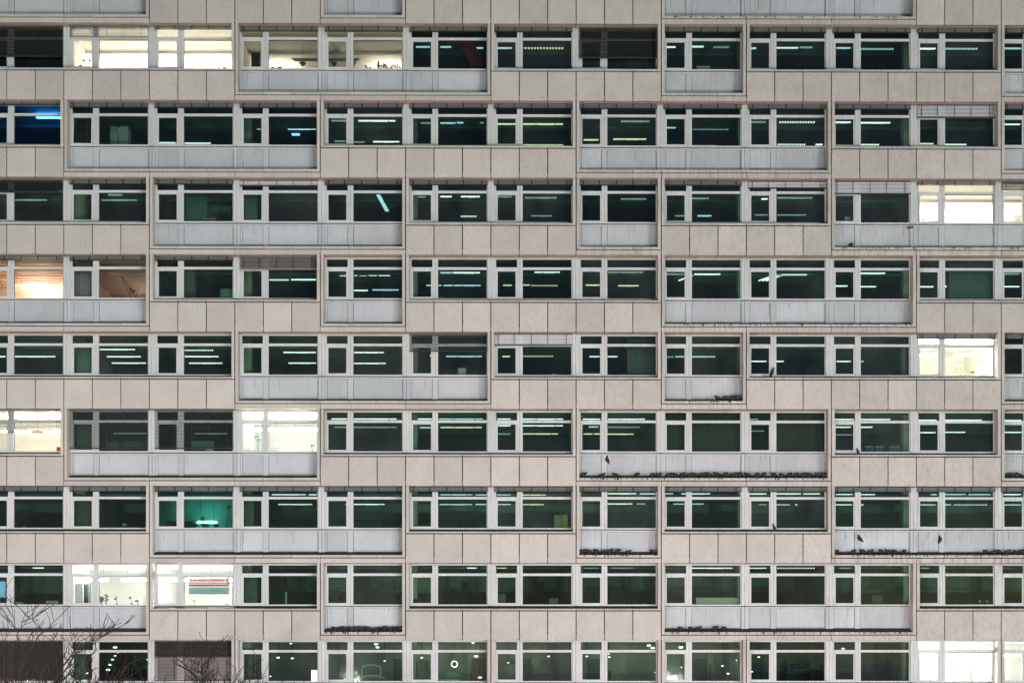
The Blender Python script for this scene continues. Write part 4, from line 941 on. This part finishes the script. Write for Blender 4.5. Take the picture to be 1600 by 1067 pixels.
FL = [
 (5, 'on the long ledge below the olive curtain', [910.6, 940, 962.5, 994.7, 1018.7, 1029, 1045, 1056, 1066, 1076, 1087.5, 1098, 1108, 1121, 1133, 1146, 1157, 1169, 1182.5, 1193, 1210, 1222.5, 1234, 1244, 1255, 1266, 1277.5, 1287]),
 (5, 'on ledge at the right edge, sixth row', [1576, 1585, 1596]),
 (6, 'on the long right ledge of seventh row', [1307.5, 1334, 1349, 1360, 1378, 1390, 1399, 1413, 1542, 1555, 1563, 1575, 1588, 1597]),
 (6, 'on the short ledge below the seventh window row', [909, 920.6, 932, 943, 952, 965, 981, 1021]),
 (7, 'on short ledge of lone recessed window, eighth row', [524, 531, 539, 550, 557, 564, 575, 588, 600, 609, 617.5, 625]),
 (7, 'on the long right ledge below the pale box', [1064, 1080, 1090.6, 1117.5, 1132.5]),
 (4, 'on the short ledge of fifth row', [1122, 1132.5, 1142.5, 1152.5]),
 (2, 'alone on ledge in third row', [1330])]
for (i, where, xs) in FL:
    for k, px in enumerate(xs):
        f = 1 if rnd.random() < .5 else -1; yy = rnd.uniform(.12, .2)
        pos = rnd.choice(['sit', 'hunch']); zz = Z(YB(i)+107.9)+(yy-.06)*((107.9-101.6)*U/.46)+.002
        lab = f"dark pigeon {where}, {ORD[k]} from left" if len(xs) > 1 else f"dark pigeon {where}"
        pigeon(px, yy, zz, f, lab, pos, sc=rnd.uniform(1.25, 1.5), extra=rnd.uniform(-.5, .5))
def sillz(i, y): return Z(YB(i)+71.3)+(y-.05)*(4.7*U/.42)+.002
pigeon(1207, .1, sillz(4, .1)+.01, 1, 'upright dark bird perched on sill beside narrow pane, fifth row', 'up', sc=1.5)
pigeon(1341, .1, sillz(5, .1), -1, 'small dark bird perched on sill left of the blue crates', 'up', sc=1.0)
pigeon(1210, .1, sillz(6, .1), -1, 'dark bird perched on sill above concrete panels, seventh row', 'up', sc=1.15)
for px, py, face, pitch, lab in ((945.5, 717, -1, 58, 'dark bird flying before the spandrel above the long pigeon ledge'), (1342, 841, -1, 38, 'left of two flying birds before the right spandrel, seventh row'),
                                 (1473.5, 841, 1, 66, 'right of two flying birds before the right spandrel, seventh row')):
    o = put('pigeon', BM_['sit'], None, (depthX(px, -.3), -.3, (Z(py)-.1)*(CAMD-.3)/CAMD))
    o.matrix_world = Matrix.Translation(o.location) @ Matrix.Rotation(0 if face > 0 else math.pi, 4, 'Z') @ Matrix.Rotation(-R(pitch), 4, 'Y') @ Matrix.Diagonal((1.35, 1.5, 1.5, 1))
    w_ = put('wings', WM['sit'], o); w_.rotation_euler = (0, R(6), 0); w_.scale = (1, 1.25, 1.05); tag(o, lab, 'pigeon', 'flying birds')

# ------------------------------------------------------------------ bare trees in front of the facade
def tree(name, px, y, seed, ztop, spread, label):
    r = random.Random(seed); root = put(name, None, None, ((px-800)*U*(CAMD+y)/CAMD, y, -8.0)); H = ztop+8
    tr = MB(); cr = MB()
    def grow(p, d, L, rad, lev, mb):
        n = 5; pts = [p]; q = p.copy(); dd = d.copy()
        for k in range(n):
            dd = (dd+Vector((r.uniform(-.2, .2), r.uniform(-.2, .2), r.uniform(-.1, .16)))).normalized(); q = q+dd*L/n; pts.append(q.copy())
        rads = [max(.0085, rad*(1-.45*k/n)) for k in range(n+1)]; mb.tube(pts, rads, 'bark', 7 if lev < 2 else 4, caps=lev > 0)
        if lev >= 5: return
        for c in range((5, 5, 4, 4, 3)[lev]):
            t = r.uniform(.35, 1) if c else 1.0; k = min(n, int(t*n)); base = pts[k]
            ang = r.uniform(0, 6.28); tilt = r.uniform(.45, 1.15)
            side = Vector((math.cos(ang)*spread, math.sin(ang)*spread, 0)).normalized()
            nd = (dd*math.cos(tilt)+side*math.sin(tilt)); nd.z += .12; nd.normalize()
            grow(base, nd, L*r.uniform(.56, .78), rads[k]*.74, lev+1, cr)
    grow(Vector((0, 0, 0)), Vector((0, 0, 1)), H*.42, .17, 0, tr)
    tr.build('trunk', root); c = cr.mesh('crown'); me = c
    zs = [v.co.z for v in me.vertices]; k = (H)/max(zs)
    o = put('crown', me, root); 
    for ch in root.children: ch.scale = (k, k, k)
    return tag(root, label, 'tree')
tree('bare_tree', 75, -16, 21, 2.0, 1.0, 'bare winter tree in front of the lower left corner of the facade')
tree('bare_tree', 330, -14, 8, 0.3, 1.0, 'smaller bare tree before the brown blind at lower left, right of the other')
